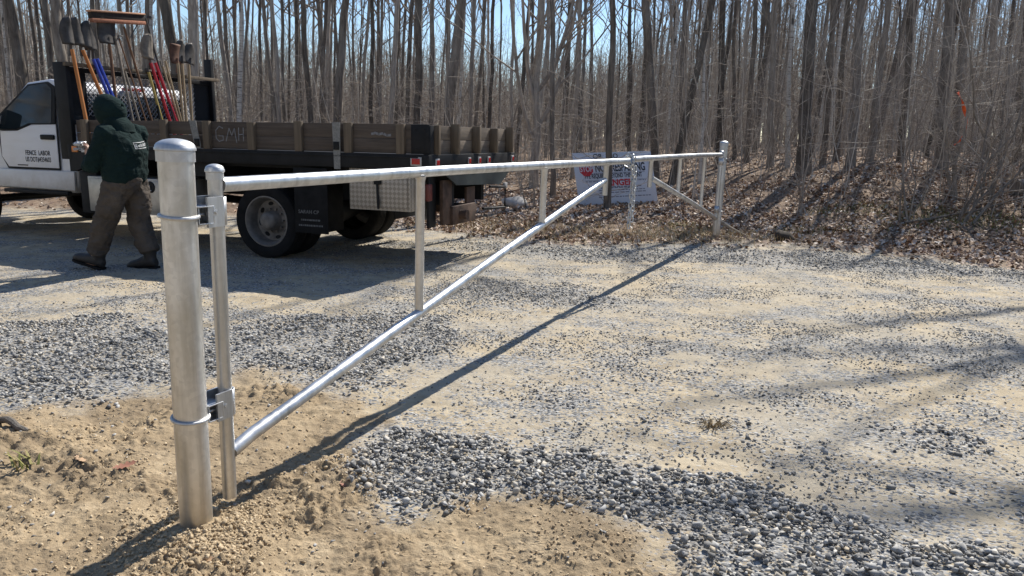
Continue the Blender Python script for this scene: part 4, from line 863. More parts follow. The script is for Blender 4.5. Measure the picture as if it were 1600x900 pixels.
# ------------------------------------------------------------------ person walking beside the truck
def person():
    px, py = -3.79, 7.10; pz = zg1(px, py)
    t = empty('person', 'person in dark green hooded sweatshirt and brown trousers walking beside the truck', 'person', (px, py, pz), (0, 0, R(168.5)))
    def rings(c, L, n=20):
        rs = [[c.bm.verts.new((cx+hd*math.cos(a)*(1 if math.cos(a) < 0 else .95), cy+hw*math.sin(a), z)) for a in [2*math.pi*k/n for k in range(n)]] for (z, cx, cy, hw, hd) in L]
        for a, b in zip(rs[:-1], rs[1:]):
            for k in range(n): c.bm.faces.new((a[k], a[(k+1) % n], b[(k+1) % n], b[k]))
        c.bm.faces.new(rs[0][::-1]); c.bm.faces.new(rs[-1])
    def limb(c, pts, rad, n=16, sub=4):
        P, Q = [], []
        pts = [Vector(p) for p in pts]
        for i in range(len(pts)-1):
            p0 = pts[max(i-1, 0)]; p1 = pts[i]; p2 = pts[i+1]; p3 = pts[min(i+2, len(pts)-1)]
            for k in range(sub):
                u = k/sub; P.append(.5*((2*p1)+(p2-p0)*u+(2*p0-5*p1+4*p2-p3)*u*u+(3*p1-p0-3*p2+p3)*u**3)); Q.append(rad[i]+(rad[i+1]-rad[i])*u)
        P.append(pts[-1]); Q.append(rad[-1]); c.tube(P, Q, n)
    def ball(c, p, r, n=14):
        c.lathe([(r[0]*math.cos(a), r[2]*math.sin(a)) for a in [R(-90+180*k/n) for k in range(n+1)]], 20, Matrix.Translation(p) @ Matrix.Diagonal((1, r[1]/r[0], 1, 1)))
    def fin(c, name, mat, vox, smooth=6, fac=.5):
        o = c.build(name, mat, t); m = o.modifiers.new('skin', 'REMESH'); m.mode = 'VOXEL'; m.voxel_size = vox; m.use_smooth_shade = True
        s = o.modifiers.new('smooth', 'SMOOTH'); s.iterations = smooth; s.factor = fac; return o
    sL, eL, wL = (.0, .19, 1.30), (.14, .225, 1.00), (.235, .13, 1.11); sR, eR, wR = (-.05, -.205, 1.30), (.07, -.29, 1.02), (.29, -.08, 1.10)
    hL, kL, aL = (-.02, .10, .86), (.13, .115, .475), (.265, .115, .12); hR, kR, aR = (-.05, -.10, .86), (-.07, -.115, .47), (-.165, -.115, .11)
    # body: head, neck, trunk, arms, hands, legs in one continuous surface
    c = MB(); rings(c, [(.84, -.03, 0, .15, .11), (1.0, -.04, 0, .15, .11), (1.2, -.03, 0, .17, .115), (1.31, -.01, 0, .15, .09), (1.37, .03, 0, .06, .06), (1.46, .09, 0, .055, .06)])
    ball(c, (.115, 0, 1.515), (.095, .076, .112)); ball(c, (.15, 0, 1.45), (.062, .055, .055)); c.tube([(.20, 0, 1.545), (.228, 0, 1.50), (.20, 0, 1.485)], [.012, .017, .010], 8)
    for s in (-1, 1): ball(c, (.10, s*.078, 1.505), (.02, .012, .034), 8)
    for s_, e_, w_ in ((sL, eL, wL), (sR, eR, wR)): limb(c, (s_, e_, w_), (.05, .042, .028))
    for h_, k_, a_ in ((hL, kL, aL), (hR, kR, aR)): limb(c, (h_, k_, a_), (.085, .058, .042)); c.tube([(a_[0]-.03, a_[1], a_[2]-.05), (a_[0]+.1, a_[1], a_[2]-.065)], [.035, .03], 10)
    def hand(w_, e_, side):
        w_ = Vector(w_); d = (w_-Vector(e_)).normalized(); u = Vector((0, 0, 1)); u = (u-d*u.dot(d)).normalized(); s = d.cross(u)*side
        P = w_+d*.055; 
        for k in range(5): q = k/4; c.tube([w_+d*.0+u*(q-.5)*.04, w_+d*.085+u*(q-.5)*.072], [.016, .015], 8)
        for k, ln in enumerate((.062, .072, .068, .052)):
            b = w_+d*.085+u*(.030-.0205*k); c.tube([b-d*.02, b+d*ln*.42-s*.006, b+d*ln*.62-s*.032, b+d*ln*.42-s*.052], [.0095, .009, .0085, .007], 8)
        b = w_+d*.025+u*.026; c.tube([b, b+d*.03+u*.022-s*.01, b+d*.062+u*.018-s*.034], [.012, .0105, .008], 8)
        return w_+d*.10-s*.02
    gl = hand(wL, eL, 1); hand(wR, eR, -1)
    fin(c, 'body', SKIN, .0062, 2)
    for s in (-1, 1):
        q = MB(); ball(q, (.192, s*.032, 1.523), (.011, .011, .011), 8); q.build('eye', GREYM, t)
    # sweatshirt
    c = MB(); rings(c, [(.835, -.02, 0, .195, .155), (.875, -.025, 0, .212, .17), (.95, -.035, 0, .226, .183), (1.06, -.05, 0, .220, .175), (1.16, -.06, 0, .218, .17), (1.24, -.05, 0, .216, .158), (1.31, -.025, 0, .205, .135), (1.365, .005, 0, .15, .115), (1.41, .045, 0, .10, .10), (1.45, .07, 0, .085, .09)], 28)
    limb(c, ((-.01, .15, 1.31), sL, eL, (.212, .15, 1.095)), (.08, .083, .073, .052)); limb(c, ((-.03, -.15, 1.31), sR, eR, (.26, -.10, 1.085)), (.085, .092, .082, .054))
    hood = fin(c, 'sweatshirt', HOODIE, .011, 5)
    tx = bpy.data.textures.new('fold', 'CLOUDS'); tx.noise_scale = .13; tx.noise_depth = 2
    d = hood.modifiers.new('folds', 'DISPLACE'); d.texture = tx; d.strength = .035; d.mid_level = .5
    txf = bpy.data.textures.new('crease', 'CLOUDS'); txf.noise_scale = .045; txf.noise_depth = 1
    d = hood.modifiers.new('creases', 'DISPLACE'); d.texture = txf; d.strength = .014; d.mid_level = .5
    c = MB(); rings(c, [(.828, -.02, 0, .185, .148), (.84, -.02, 0, .196, .157), (.868, -.02, 0, .198, .16), (.88, -.02, 0, .185, .15)], 28); c.build('hem_band', HOODIE, hood)
    # hood
    c = MB(); cc = Vector((.085, 0, 1.50)); ax = Vector((.90, 0, -.43)).normalized(); uu = Vector((.43, 0, .90)).normalized(); ss = Vector((0, 1, 0))
    def hf(u, v):
        a = 2*math.pi*u; th = R(6)+v*R(128); k = 1+.10*max(0, -math.cos(th))*1
        r1 = .152+.02*max(0, math.sin(a))*math.sin(th); return cc-ax*(.165*math.cos(th)*(1.0 if math.cos(th) > 0 else .82))+uu*(r1*math.sin(th)*math.sin(a)*1.04)+ss*(.125*math.sin(th)*math.cos(a))
    c.grid(hf, 32, 18, True); c.bm.faces.new([v for v in c.bm.verts if abs(((v.co-cc)-ax*((v.co-cc).dot(ax))).length) < .025 and (v.co-cc).dot(ax) < 0][:0] or [c.bm.verts.new(cc-ax*.165), c.bm.verts.new(cc-ax*.165+uu*.016), c.bm.verts.new(cc-ax*.165+ss*.013)])
    ho = c.build('hood', HOODIE, hood); md = ho.modifiers.new('thick', 'SOLIDIFY'); md.thickness = .012
    d = ho.modifiers.new('folds', 'DISPLACE'); d.texture = tx; d.strength = .018; d.mid_level = .5
    c = MB(); rings(c, [(1.33, -.05, 0, .13, .10), (1.39, -.02, 0, .135, .12), (1.44, .03, 0, .12, .125), (1.50, .06, 0, .09, .1)], 24); co = c.build('hood_collar', HOODIE, hood); 
    # trousers
    c = MB(); rings(c, [(.70, -.02, 0, .14, .10), (.80, -.035, 0, .19, .15), (.90, -.04, 0, .205, .165), (.98, -.03, 0, .19, .15)], 24)
    limb(c, (hL, (.04, .11, .66), kL, (.20, .115, .28), (.25, .115, .165)), (.122, .118, .105, .097, .09)); limb(c, (hR, (-.075, -.11, .66), kR, (-.125, -.115, .28), (-.165, -.115, .165)), (.122, .118, .105, .097, .09))
    tr = fin(c, 'trousers', TROUSER, .011, 4)
    tx2 = bpy.data.textures.new('wrinkle', 'CLOUDS'); tx2.noise_scale = .085; tx2.noise_depth = 2
    d = tr.modifiers.new('folds', 'DISPLACE'); d.texture = tx2; d.strength = .04; d.mid_level = .5; d = tr.modifiers.new('creases', 'DISPLACE'); d.texture = txf; d.strength = .016; d.mid_level = .5
    # boots
    for (ax_, ay, az), pitch, dz_ in ((aL, R(-13), .02), (aR, R(6), .0)):
        m = Matrix.Translation((ax_, ay, 0)) @ Matrix.Rotation(pitch, 4, 'Y'); c = MB()
        prof = [(-.075, .035, .04, .05), (-.055, .048, .055, .07), (0, .055, .062, .08), (.07, .052, .06, .07), (.13, .053, .048, .056), (.20, .054, .040, .048), (.245, .040, .030, .038)]
        rs = [[c.bm.verts.new(m @ Vector((x, hw*math.cos(a), max(.012, cz+hh*math.sin(a))+dz_))) for a in [2*math.pi*k/14 for k in range(14)]] for x, hw, hh, cz in prof]
        for a, b in zip(rs[:-1], rs[1:]):
            for k in range(14): c.bm.faces.new((a[k], a[(k+1) % 14], b[(k+1) % 14], b[k]))
        c.bm.faces.new(rs[0][::-1]); c.bm.faces.new(rs[-1])
        c.tube([m @ Vector((-.01, 0, .07+dz_)), m @ Vector((-.012, 0, .14+dz_)), m @ Vector((-.02, 0, .20+dz_))], [.056, .06, .066], 14)
        bo = fin(c, 'boot', BOOT, .008, 3)
        c = MB(); pr = [(-.078, .04), (-.03, .05), (.04, .044), (.12, .052), (.20, .053), (.25, .034)]
        top = [c.bm.verts.new(m @ Vector((x, s*w_, .018+dz_))) for s, L in ((1, pr), (-1, pr[::-1])) for x, w_ in L]; bt = [c.bm.verts.new(m @ Vector((x, s*w_, -.006+dz_))) for s, L in ((1, pr), (-1, pr[::-1])) for x, w_ in L]
        c.bm.faces.new(top); c.bm.faces.new(bt[::-1]); n = len(top)
        for i in range(n): c.bm.faces.new((top[i], top[(i+1) % n], bt[(i+1) % n], bt[i]))
        c.build('sole', BLACKR, bo, False)
    # printed band across the back
    c = MB(); rr = random.Random(2)
    def strip(y0, y1, z0, z1):
        nx, nz = max(2, int((y1-y0)/.012)+1), 3
        c.grid(lambda u, v: Vector((-.30, y0+(y1-y0)*u, z0+(z1-z0)*v+(y0+(y1-y0)*u)*-.06)), nx, nz)
    for z in (1.178, 1.232): strip(-.185, .06, z, z+.006)
    strip(.054, .06, 1.18, 1.236); strip(.03, .05, 1.19, 1.222); y = .02
    while y > -.18: wd = rr.uniform(.006, .016); strip(y-wd, y, 1.195, 1.195+rr.choice((.016, .022, .027))); y -= wd+.006
    pr = c.build('back_print', WLET, hood, False); sw = pr.modifiers.new('lay', 'SHRINKWRAP'); sw.target = hood; sw.wrap_method = 'PROJECT'; sw.use_project_x = True; sw.use_project_y = sw.use_project_z = False; sw.use_positive_direction = True; sw.use_negative_direction = False; sw.offset = .004
    # bunch of chain links carried in the hand
    M_ = Matrix.Translation((px, py, pz)) @ Matrix.Rotation(R(168.5), 4, 'Z'); P = []
    for k in range(60): a = k*.75; P.append(M_ @ (Vector(gl)+Vector((.035+.03*math.cos(a), .015+.028*math.sin(a*1.1), .01+.03*math.sin(a*.37)))))
    tag(links(P, .034, .02, .004).build('chain', GALV3), 'small bunch of shiny chain links carried in the walking person\'s hand', 'chain')
person()
# ------------------------------------------------------------------ woods
def tubes(P, Rd, sides):
    """P (N,K,3), Rd (N,K) -> verts, quads"""
    N, K, _ = P.shape; d = P[:, -1]-P[:, 0]; d /= np.linalg.norm(d, axis=1)[:, None]+1e-9
    ref = np.where(np.abs(d[:, 2:3]) > .8, np.array([[1., 0, 0]]), np.array([[0, 0, 1.]])); a = np.cross(d, ref); a /= np.linalg.norm(a, axis=1)[:, None]+1e-9; b = np.cross(a, d)
    th = np.arange(sides)*2*np.pi/sides
    ring = a[:, None, :]*np.cos(th)[None, :, None]+b[:, None, :]*np.sin(th)[None, :, None]
    V = P[:, :, None, :]+ring[:, None, :, :]*Rd[:, :, None, None]
    idx = np.arange(N*K*sides).reshape(N, K, sides); r1 = np.roll(idx, -1, 2)
    F = np.stack([idx[:, :-1], r1[:, :-1], r1[:, 1:], idx[:, 1:]], -1).reshape(-1, 4)
    return V.reshape(-1, 3), F
def shoots(rng, base, dirn, length, K, wig, rise):
    """curved shoots; base (N,3), dirn (N,3) -> (N,K,3)"""
    N = len(base); t = np.linspace(0, 1, K); P = base[:, None, :]+dirn[:, None, :]*(length[:, None]*t[None])[:, :, None]
    P[:, :, 2] += rise[:, None]*length[:, None]*(t**2)[None]
    P[:, 1:, :] += np.cumsum(rng.normal(0, 1, (N, K-1, 3)), 1)*(length*wig)[:, None, None]
    return P
def udir(rng, n, el_lo, el_hi):
    a = rng.uniform(0, 2*np.pi, n); e = np.radians(rng.uniform(el_lo, el_hi, n)); return np.column_stack([np.cos(a)*np.cos(e), np.sin(a)*np.cos(e), np.sin(e)])
def make_crown(rng, path, rad, H, n1=24, lo=.22, low=12, n2=4, n3=4, limbs=()):
    vs, fs = [], []; off = 0
    def put(P, Rd, s):
        nonlocal off
        v, f = tubes(P, Rd, s); vs.append(v); fs.append(f+off); off += len(v)
    tt = np.linspace(0, 1, len(path))
    def at(u): return np.stack([np.interp(u, tt, path[:, k]) for k in range(3)], -1), np.interp(u, tt, rad)
    u = np.clip(lo+(1-lo)*rng.rand(n1)**.8, 0, .985); b, r = at(u); L = (1-u)*H*.30+rng.uniform(.7, 1.6, n1)
    d1 = udir(rng, n1, 25, 60); P1 = shoots(rng, b, d1, L, 6, .03, rng.uniform(.0, .25, n1)); r1 = np.minimum(r*.5, .012+L*.011)[:, None]*np.linspace(1, .22, 6)[None]
    if limbs:
        for Q, q in limbs: put(Q[None], q[None], 7)
        Q = np.array([l[0] for l in limbs]); P1 = np.concatenate([P1, Q[:, :6]]) ; r1 = np.concatenate([r1, np.array([l[1] for l in limbs])[:, :6]]); L = np.concatenate([L, np.linalg.norm(Q[:, -1]-Q[:, 0], axis=1)]); d1 = np.concatenate([d1, (Q[:, -1]-Q[:, 0])/np.linalg.norm(Q[:, -1]-Q[:, 0], axis=1)[:, None]])
    put(P1, r1, 5)
    def sub(P, Rr, Ls, D, n, K, lf, s, wig, rmin):
        N = len(P); par = np.repeat(np.arange(N), n); q = rng.uniform(.2, .97, N*n)*(P.shape[1]-1); i = np.minimum(q.astype(int), P.shape[1]-2); fr = (q-i)[:, None]
        b = P[par, i]*(1-fr)+P[par, i+1]*fr; rb = Rr[par, i]; dd = D[par]+udir(rng, N*n, -15, 50)*1.1; dd /= np.linalg.norm(dd, axis=1)[:, None]
        Lc = Ls[par]*lf*rng.uniform(.5, 1.2, N*n)*(1.15-.6*q/(P.shape[1]-1)); C = shoots(rng, b, dd, Lc, K, wig, rng.uniform(-.05, .2, N*n)); rc = np.maximum(rb*.55, rmin)[:, None]*np.linspace(1, .35, K)[None]; put(C, rc, s); return C, rc, Lc, dd
    P2, r2, L2, D2 = sub(P1, r1, L, d1, n2, 4, .5, 4, .04, .005)
    if n3: sub(P2, r2, L2, D2, n3, 3, .5, 3, .05, .0032)
    if low:
        u = rng.uniform(.03, .3, low); b, r = at(u); d = udir(rng, low, -12, 35); Ll = rng.uniform(.35, 1.7, low); Pl = shoots(rng, b, d, Ll, 5, .06, rng.uniform(-.1, .2, low)); rl = (.003+Ll*.003)[:, None]*np.linspace(1, .3, 5)[None]; put(Pl, rl, 4)
        sub(Pl, rl, Ll, d, 4, 3, .45, 3, .06, .003)
    return np.vstack(vs), np.vstack(fs)
def trunk_path(rng, H, lean, r0, wig=.012, taper=.82):
    K = 22; t = np.linspace(0, 1, K)**1.25; z = t*H; dx = np.cumsum(rng.normal(0, 1, K))*wig*np.sqrt(np.gradient(z)); dy = np.cumsum(rng.normal(0, 1, K))*wig*np.sqrt(np.gradient(z)); dx -= dx[0]; dy -= dy[0]
    x = lean*np.minimum(z, 9)+lean*.35*np.maximum(z-9, 0)+dx*2.2; P = np.column_stack([x, dy*2.2, z]); P[0, 2] = -.25
    rad = r0*(1-taper*t**1.8)*(1+.45*np.exp(-z/.28)); return P, rad
def trunk_mesh(rng, P, rad, sides=11):
    v, f = tubes(P[None], rad[None], sides); K = len(P); V = v.reshape(K, sides, 3); a = np.arange(sides)
    ph = rng.uniform(0, 6, 3); bump = 1+.06*np.sin(a*2+ph[0])[None]+.05*np.sin(a*3+ph[1]+np.arange(K)[:, None]*.5)+rng.normal(0, .025, (K, sides))
    V = P[:, None, :]+(V-P[:, None, :])*bump[:, :, None]; return V.reshape(-1, 3), f
def tree(name, label, x, y, lean, r0, seed, group, mat=None, H=None, dens=1., limbs_w=(), forked=False, low=12):
    r = np.random.RandomState(seed); H = H or (min(17, max(7.6, y*.34+2.2)) if x > 2.5 else min(17, max(9.0, y*.34+3.6)))*r.uniform(.95, 1.08); P, rad = trunk_path(r, H, lean, r0)
    z = zg1(x, y); t = empty(name, label, 'tree', (x, y, z), group=group)
    v, f = trunk_mesh(r, P, rad); mt = mat or (BARK if r.rand() < .3 else BARK_D); extra = []
    if forked:
        for u, dx, L in ((.10, -.25, 4.6), (.14, .28, 5.2), (.18, -.16, 5), (.22, .36, 4)):
            i = u*(len(P)-1)*1.9; b = np.array([np.interp(u*H, P[:, 2], P[:, k]) for k in range(3)]); tq = np.linspace(0, 1, 7); Q = b+np.column_stack([dx*L*tq*(1-.3*tq), .1*L*tq*np.sign(dx), L*tq*(.35+.65*tq)]); extra.append((Q, np.interp(b[2], P[:, 2], rad)*.62*(1-.72*tq)))
    for A, Bq, ra in limbs_w:
        A = np.array(A)-(x, y, z); Bq = np.array(Bq)-(x, y, z); i = np.argmin(np.abs(P[:, 2]-(min(A[2], Bq[2])-1.2))); tq = np.linspace(0, 1, 4)[1:]
        Q = np.vstack([P[i], .5*(P[i]+A)+(0, 0, .2), A, A+(Bq-A)*.33+(.08, 0, .1), A+(Bq-A)*.66-(.05, .06, 0), Bq]); extra.append((Q, ra*np.array([1.25, 1.1, 1, .8, .55, .25])))
    link('trunk', mesh_np('trunk', v, [f], [mt], True), t)
    v, f = make_crown(r, P, rad, H, int(15*dens), .34 if H > 12 else .56, low, 4, 3, extra)
    link('crown', mesh_np('crown', v, [f], [TWIG], False), t); return t
BIG = [
    (-11.03,17.0,-0.071,0.147,"grey trunk leaning left over the white cab roof, farthest left of the big trees"),
    (-12.40,20.0,0.007,0.103,"dark slim trunk behind the cab roof, between the left leaning trunk and the black rack"),
    (-9.98,16.5,0.046,0.128,"dark thick trunk right behind the black corner post of the tool rack"),
    (-11.71,21.0,0.018,0.081,"slim trunk behind the push broom's left end"),
    (-9.99,20.0,0.067,0.078,"dark slim trunk behind the right end of the push broom"),
    (-7.33,17.0,-0.133,0.154,"thick grey trunk leaning left behind the red handled digger"),
    (-7.40,17.0,0.045,0.147,"thick straight trunk behind the rusty square shovel"),
    (-6.71,18.0,0.040,0.070,"white barked birch with black knots above the truck's plank side"),
    (-7.54,20.0,-0.071,0.069,"thin trunk leaning left just left of the white birch"),
    (-9.02,22.0,-0.005,0.047,"very thin trunk behind the right post of the tool rack"),
    (-6.06,19.0,-0.035,0.065,"slim grey trunk leaning slightly left, first one right of the white birch"),
    (-7.42,24.0,0.006,0.062,"thin dark trunk second to the right of the white birch"),
    (-5.49,20.0,-0.023,0.095,"grey trunk above the plank side halfway between birch and tie down strap"),
    (-6.39,24.0,0.045,0.072,"thin straight trunk just left of the trunk above the tie down strap"),
    (-4.46,18.0,0.088,0.116,"dark trunk leaning right, rising directly above the tie down strap"),
    (-4.34,22.0,-0.007,0.076,"slim trunk first to the right of the tie down strap"),
    (-4.74,26.0,0.011,0.067,"thin far trunk between two slim trunks above the smudged plank"),
    (-3.44,20.0,0.052,0.086,"grey trunk leaning slightly right above the smudged plank"),
    (-3.58,24.0,0.010,0.083,"slim trunk above the rear corner bracket of the truck bed, left one of two"),
    (-2.62,19.0,0.023,0.106,"straight dark trunk above the red side light of the truck bed"),
    (-2.48,22.0,0.002,0.085,"slim trunk above the rear left corner stake of the truck bed"),
    (-1.68,17.0,0.091,0.132,"thick dark trunk leaning right above the truck's tailboards"),
    (-1.60,25.0,0.012,0.075,"thin trunk just right of the thick leaning trunk above the tailboards"),
    (-0.88,22.0,0.011,0.066,"slim trunk above the right end of the tailboards"),
    (-0.16,24.0,-0.010,0.062,"thin trunk just past the right end of the truck bed"),
    (0.42,17.0,-0.015,0.110,"forked trunk with raised limbs between the truck and the sign"),
    (0.77,15.0,-0.051,0.058,"dark slim straight trunk crossing the gate rail left of the sign"),
    (1.50,20.0,-0.020,0.060,"thin trunk behind the left edge of the sign"),
    (2.17,22.0,-0.038,0.057,"thin trunk rising behind the top left part of the sign"),
    (1.71,13.5,-0.027,0.070,"dark straight trunk standing in front of the middle of the sign"),
    (3.08,20.0,-0.061,0.078,"slim trunk behind the sign, right above the hanging chain"),
    (3.29,17.5,-0.123,0.143,"thick dark trunk just right of the sign, leaning left"),
    (3.54,17.0,0.133,0.110,"trunk leaning strongly right beside the thick dark trunk right of the sign"),
    (4.86,22.0,-0.054,0.095,"slim trunk in the middle of the cluster right of the sign"),
    (4.22,17.0,-0.061,0.051,"pale thin sapling trunk just left of the far gate post"),
    (5.45,20.0,-0.063,0.129,"straight brown trunk directly behind the far gate post"),
    (6.71,23.0,-0.076,0.079,"thin trunk just right of the far gate post"),
    (6.47,21.0,-0.069,0.099,"slim brown trunk second to the right of the far gate post"),
    (6.46,19.0,-0.075,0.115,"brown trunk third to the right of the far gate post"),
    (6.55,18.0,-0.071,0.070,"pale silvery trunk just left of the broadest trunk right of the gate"),
    (6.37,16.5,-0.060,0.185,"broadest straight trunk, right of the far gate post"),
    (7.37,18.0,-0.077,0.093,"slim dark trunk touching the right side of the broadest trunk"),
    (8.11,19.0,-0.051,0.098,"slim trunk leaning right, between the broadest trunk and the leaning pair"),
    (7.62,17.0,-0.037,0.125,"thick trunk leaning right, left one of the leaning pair"),
    (8.47,18.0,-0.003,0.109,"trunk leaning right, right one of the leaning pair"),
    (9.75,19.0,-0.094,0.115,"brown trunk just left of the orange ribbon"),
    (9.09,16.0,-0.097,0.159,"thick dark trunk right behind the orange ribbon"),
    (11.12,19.0,-0.107,0.082,"slim trunk just right of the thick trunk behind the ribbon"),
    (12.48,20.0,-0.100,0.129,"trunk between the ribbon tree and the right edge of the photo"),
    (11.98,18.0,-0.108,0.093,"trunk at the right edge of the photo"),
]
SUNH = np.array([math.sin(SUN_AZ), math.cos(SUN_AZ)])/math.tan(SUN_EL)
def lift(s, h): return (s[0]+SUNH[0]*h, s[1]+SUNH[1]*h, h)
LIMBS = {}
for i, (x, y, lean, r0, lb) in enumerate(BIG):
    r0 *= .86 if x < 2.5 else .7
    birch = 'birch' in lb and 'white barked' in lb; pale = 'pale' in lb
    nm = 'birch_tree' if birch else 'tree'
    tree(nm, lb, x, y, lean, r0, 100+i, 'bare trees at the edge of the woods', BIRCH if birch or pale else (BARK_D if 'dark' in lb else None), dens=(.8 if r0 > .1 else .5), limbs_w=LIMBS.get(i, ()), forked='forked' in lb, low=(26 if x < 4 else 16), H={31: 15.5, 32: 14.5}.get(i))
# two spreading trees just outside the frame on the right: their long limbs shade the track
tree('tree', 'spreading tree just beyond the right edge, upper limbs shading the track', 14.6, 15.6, -.03, .16, 311, 'bare trees at the edge of the woods', BARK, 14.5, .15, [(lift((3.9, 5.15), 10.2), lift((.6, 3.6), 12.4), .055), (lift((4.9, 6.7), 9.2), lift((2.0, 5.3), 11.0), .045)], False, 0)
tree('tree', 'second spreading tree further outside the right edge of the photo', 13.2, 13.4, -.02, .15, 302, 'bare trees at the edge of the woods', BARK_D, 14.5, .35, [(lift((2.6, 3.05), 10.4), lift((1.25, 2.5), 12.0), .07)], False, 6)
# more trees deeper in the woods, copied from eight models
def region(px):
    for lim, s in ((90, 'above the white cab'), (335, 'behind the tool rack'), (670, "above the truck's plank side"), (805, "above the truck's tailboards"), (895, 'between the truck and the sign'), (1040, 'behind the warning sign'), (1140, 'left of the far gate post'), (1300, 'right of the far gate post'), (1450, 'left of the orange ribbon')):
        if px < lim: return s
    return 'right of the orange ribbon'
PROT = []; PH = []
rw = np.random.RandomState(5)
for k in range(9):
    H = rw.uniform(10, 13); PH.append(H); P, rad = trunk_path(rw, H, rw.uniform(-.02, .05), .066, .016); v, f = trunk_mesh(rw, P, rad, 8); tm = mesh_np('trunk', v, [f], [BIRCH if k == 8 else (BARK if k % 2 else BARK_D)], True)
    v, f = make_crown(rw, P, rad, H, 18, .42, 12, 4, 3); PROT.append((tm, mesh_np('crown', v, [f], [TWIG], False)))
placed = [(b[0], b[1]) for b in BIG]; cnt = 0
cp, sp = math.cos(PITCH), math.sin(PITCH)
while cnt < 235:
    d = 15.5+42*rw.rand()**1.15; az = R(rw.uniform(-40, 40)); x, y = d*math.sin(az), d*math.cos(az)
    if leafd(np.array([x]), np.array([y]))[0] < (3.2 if x > -2 else 4.5) or (x > -2 and d < 21) or (x > 2 and d < 34 and rw.rand() < .6) or any((x-a)**2+(y-b)**2 < (.9 if d > 25 else 1.8) for a, b in placed): continue
    dep = y*cp+EYE*sp; u = x/dep; px = 800+FPX*u
    if d < 22 and px < 660 and px > 60: continue
    placed.append((x, y)); k = rw.randint(0, 8) if rw.rand() < .95 else 8; s = rw.uniform(.6, 1.25)*(.85 if d < 22 else 1.05)
    what = ('white barked birch' if k == 8 else ('grey tree', 'brown tree')[k % 2 == 0]); size = 'slender' if s < 1.05 else 'stout'
    t = empty('birch_tree' if k == 8 else 'tree', '%s bare %s %s, %s' % (size, what, 'near the woodland edge' if d < 26 else ('within the woods' if d < 40 else 'deep in the woods'), region(px)), 'tree', (x, y, zg1(x, y)), (rw.normal(0, .02), rw.normal(.02, .03), rw.uniform(0, 6.28)), 'bare trees deeper in the woods')
    zs = min(17, max(9.5, d*.34+3.8))*rw.uniform(.95, 1.1)/PH[k]; t.scale = (s, s, zs)
    for o, me in zip(('trunk', 'crown'), PROT[k]): link(o, me, t)
    cnt += 1
def undergrowth():
    r = np.random.RandomState(9); n = 4600; d = 14+40*r.rand(n)**.95; az = np.radians(r.uniform(-42, 42, n)); x, y = d*np.sin(az), d*np.cos(az)
    pr = .42+.8*fbm(x, y, .3, 3)+.55*sstep(2.5, 9, x); k = (leafd(x, y) > np.where(x < -2, 6., np.where(x < 4, 3.5, 2.6))) & (r.rand(n) < pr); x, y = x[k], y[k]; n = len(x)
    b = np.column_stack([x, y, zg(x, y)-.02]); L = np.exp(r.uniform(np.log(1.0), np.log(6.5), n)); dn = udir(r, n, 68, 90); P = shoots(r, b, dn, L, 6, .018, np.zeros(n)); rd = (.0035+L*.0017)[:, None]*np.linspace(1, .25, 6)[None]
    v, f = tubes(P, rd, 4); vs, fs, at = [v], [f], [np.repeat(r.rand(n), 24)]; off = len(v)
    for m, K, lf, D in ((7, 4, .30, dn),):
        par = np.repeat(np.arange(n), m); q = r.uniform(.25, .97, n*m)*5; i = np.minimum(q.astype(int), 4); fr = (q-i)[:, None]; bb = P[par, i]*(1-fr)+P[par, i+1]*fr; dd = udir(r, n*m, -5, 60); Lc = L[par]*lf*r.uniform(.4, 1.2, n*m)*(1.2-q/6)
        C = shoots(r, bb, dd, Lc, K, .05, r.uniform(-.1, .25, n*m)); rc = np.maximum(rd[par, i]*.5, .002)[:, None]*np.linspace(1, .4, K)[None]; v, f = tubes(C, rc, 3); vs.append(v); fs.append(f+off); off += len(v); at.append(np.repeat(r.rand(n*m), K*3))
        p2 = np.repeat(np.arange(n*m), 3); q = r.uniform(.3, .98, len(p2))*(K-1); i = np.minimum(q.astype(int), K-2); fr = (q-i)[:, None]; bb = C[p2, i]*(1-fr)+C[p2, i+1]*fr; d2 = dd[p2]+udir(r, len(p2), -20, 60); d2 /= np.linalg.norm(d2, axis=1)[:, None]; L2 = Lc[p2]*.5*r.uniform(.4, 1.1, len(p2)); C2 = shoots(r, bb, d2, L2, 3, .05, np.zeros(len(p2)))
        v, f = tubes(C2, np.maximum(rc[p2, i]*.6, .0018)[:, None]*np.array([[1, .8, .4]]), 3); vs.append(v); fs.append(f+off); off += len(v); at.append(np.repeat(r.rand(len(p2)), 9))
    tag(link('undergrowth', mesh_np('undergrowth', np.vstack(vs), [np.vstack(fs)], [FARW], False, {'rnd': np.concatenate(at)})), 'thin bare saplings and twigs filling the woods between the trunks', 'undergrowth', kind='stuff')
undergrowth()
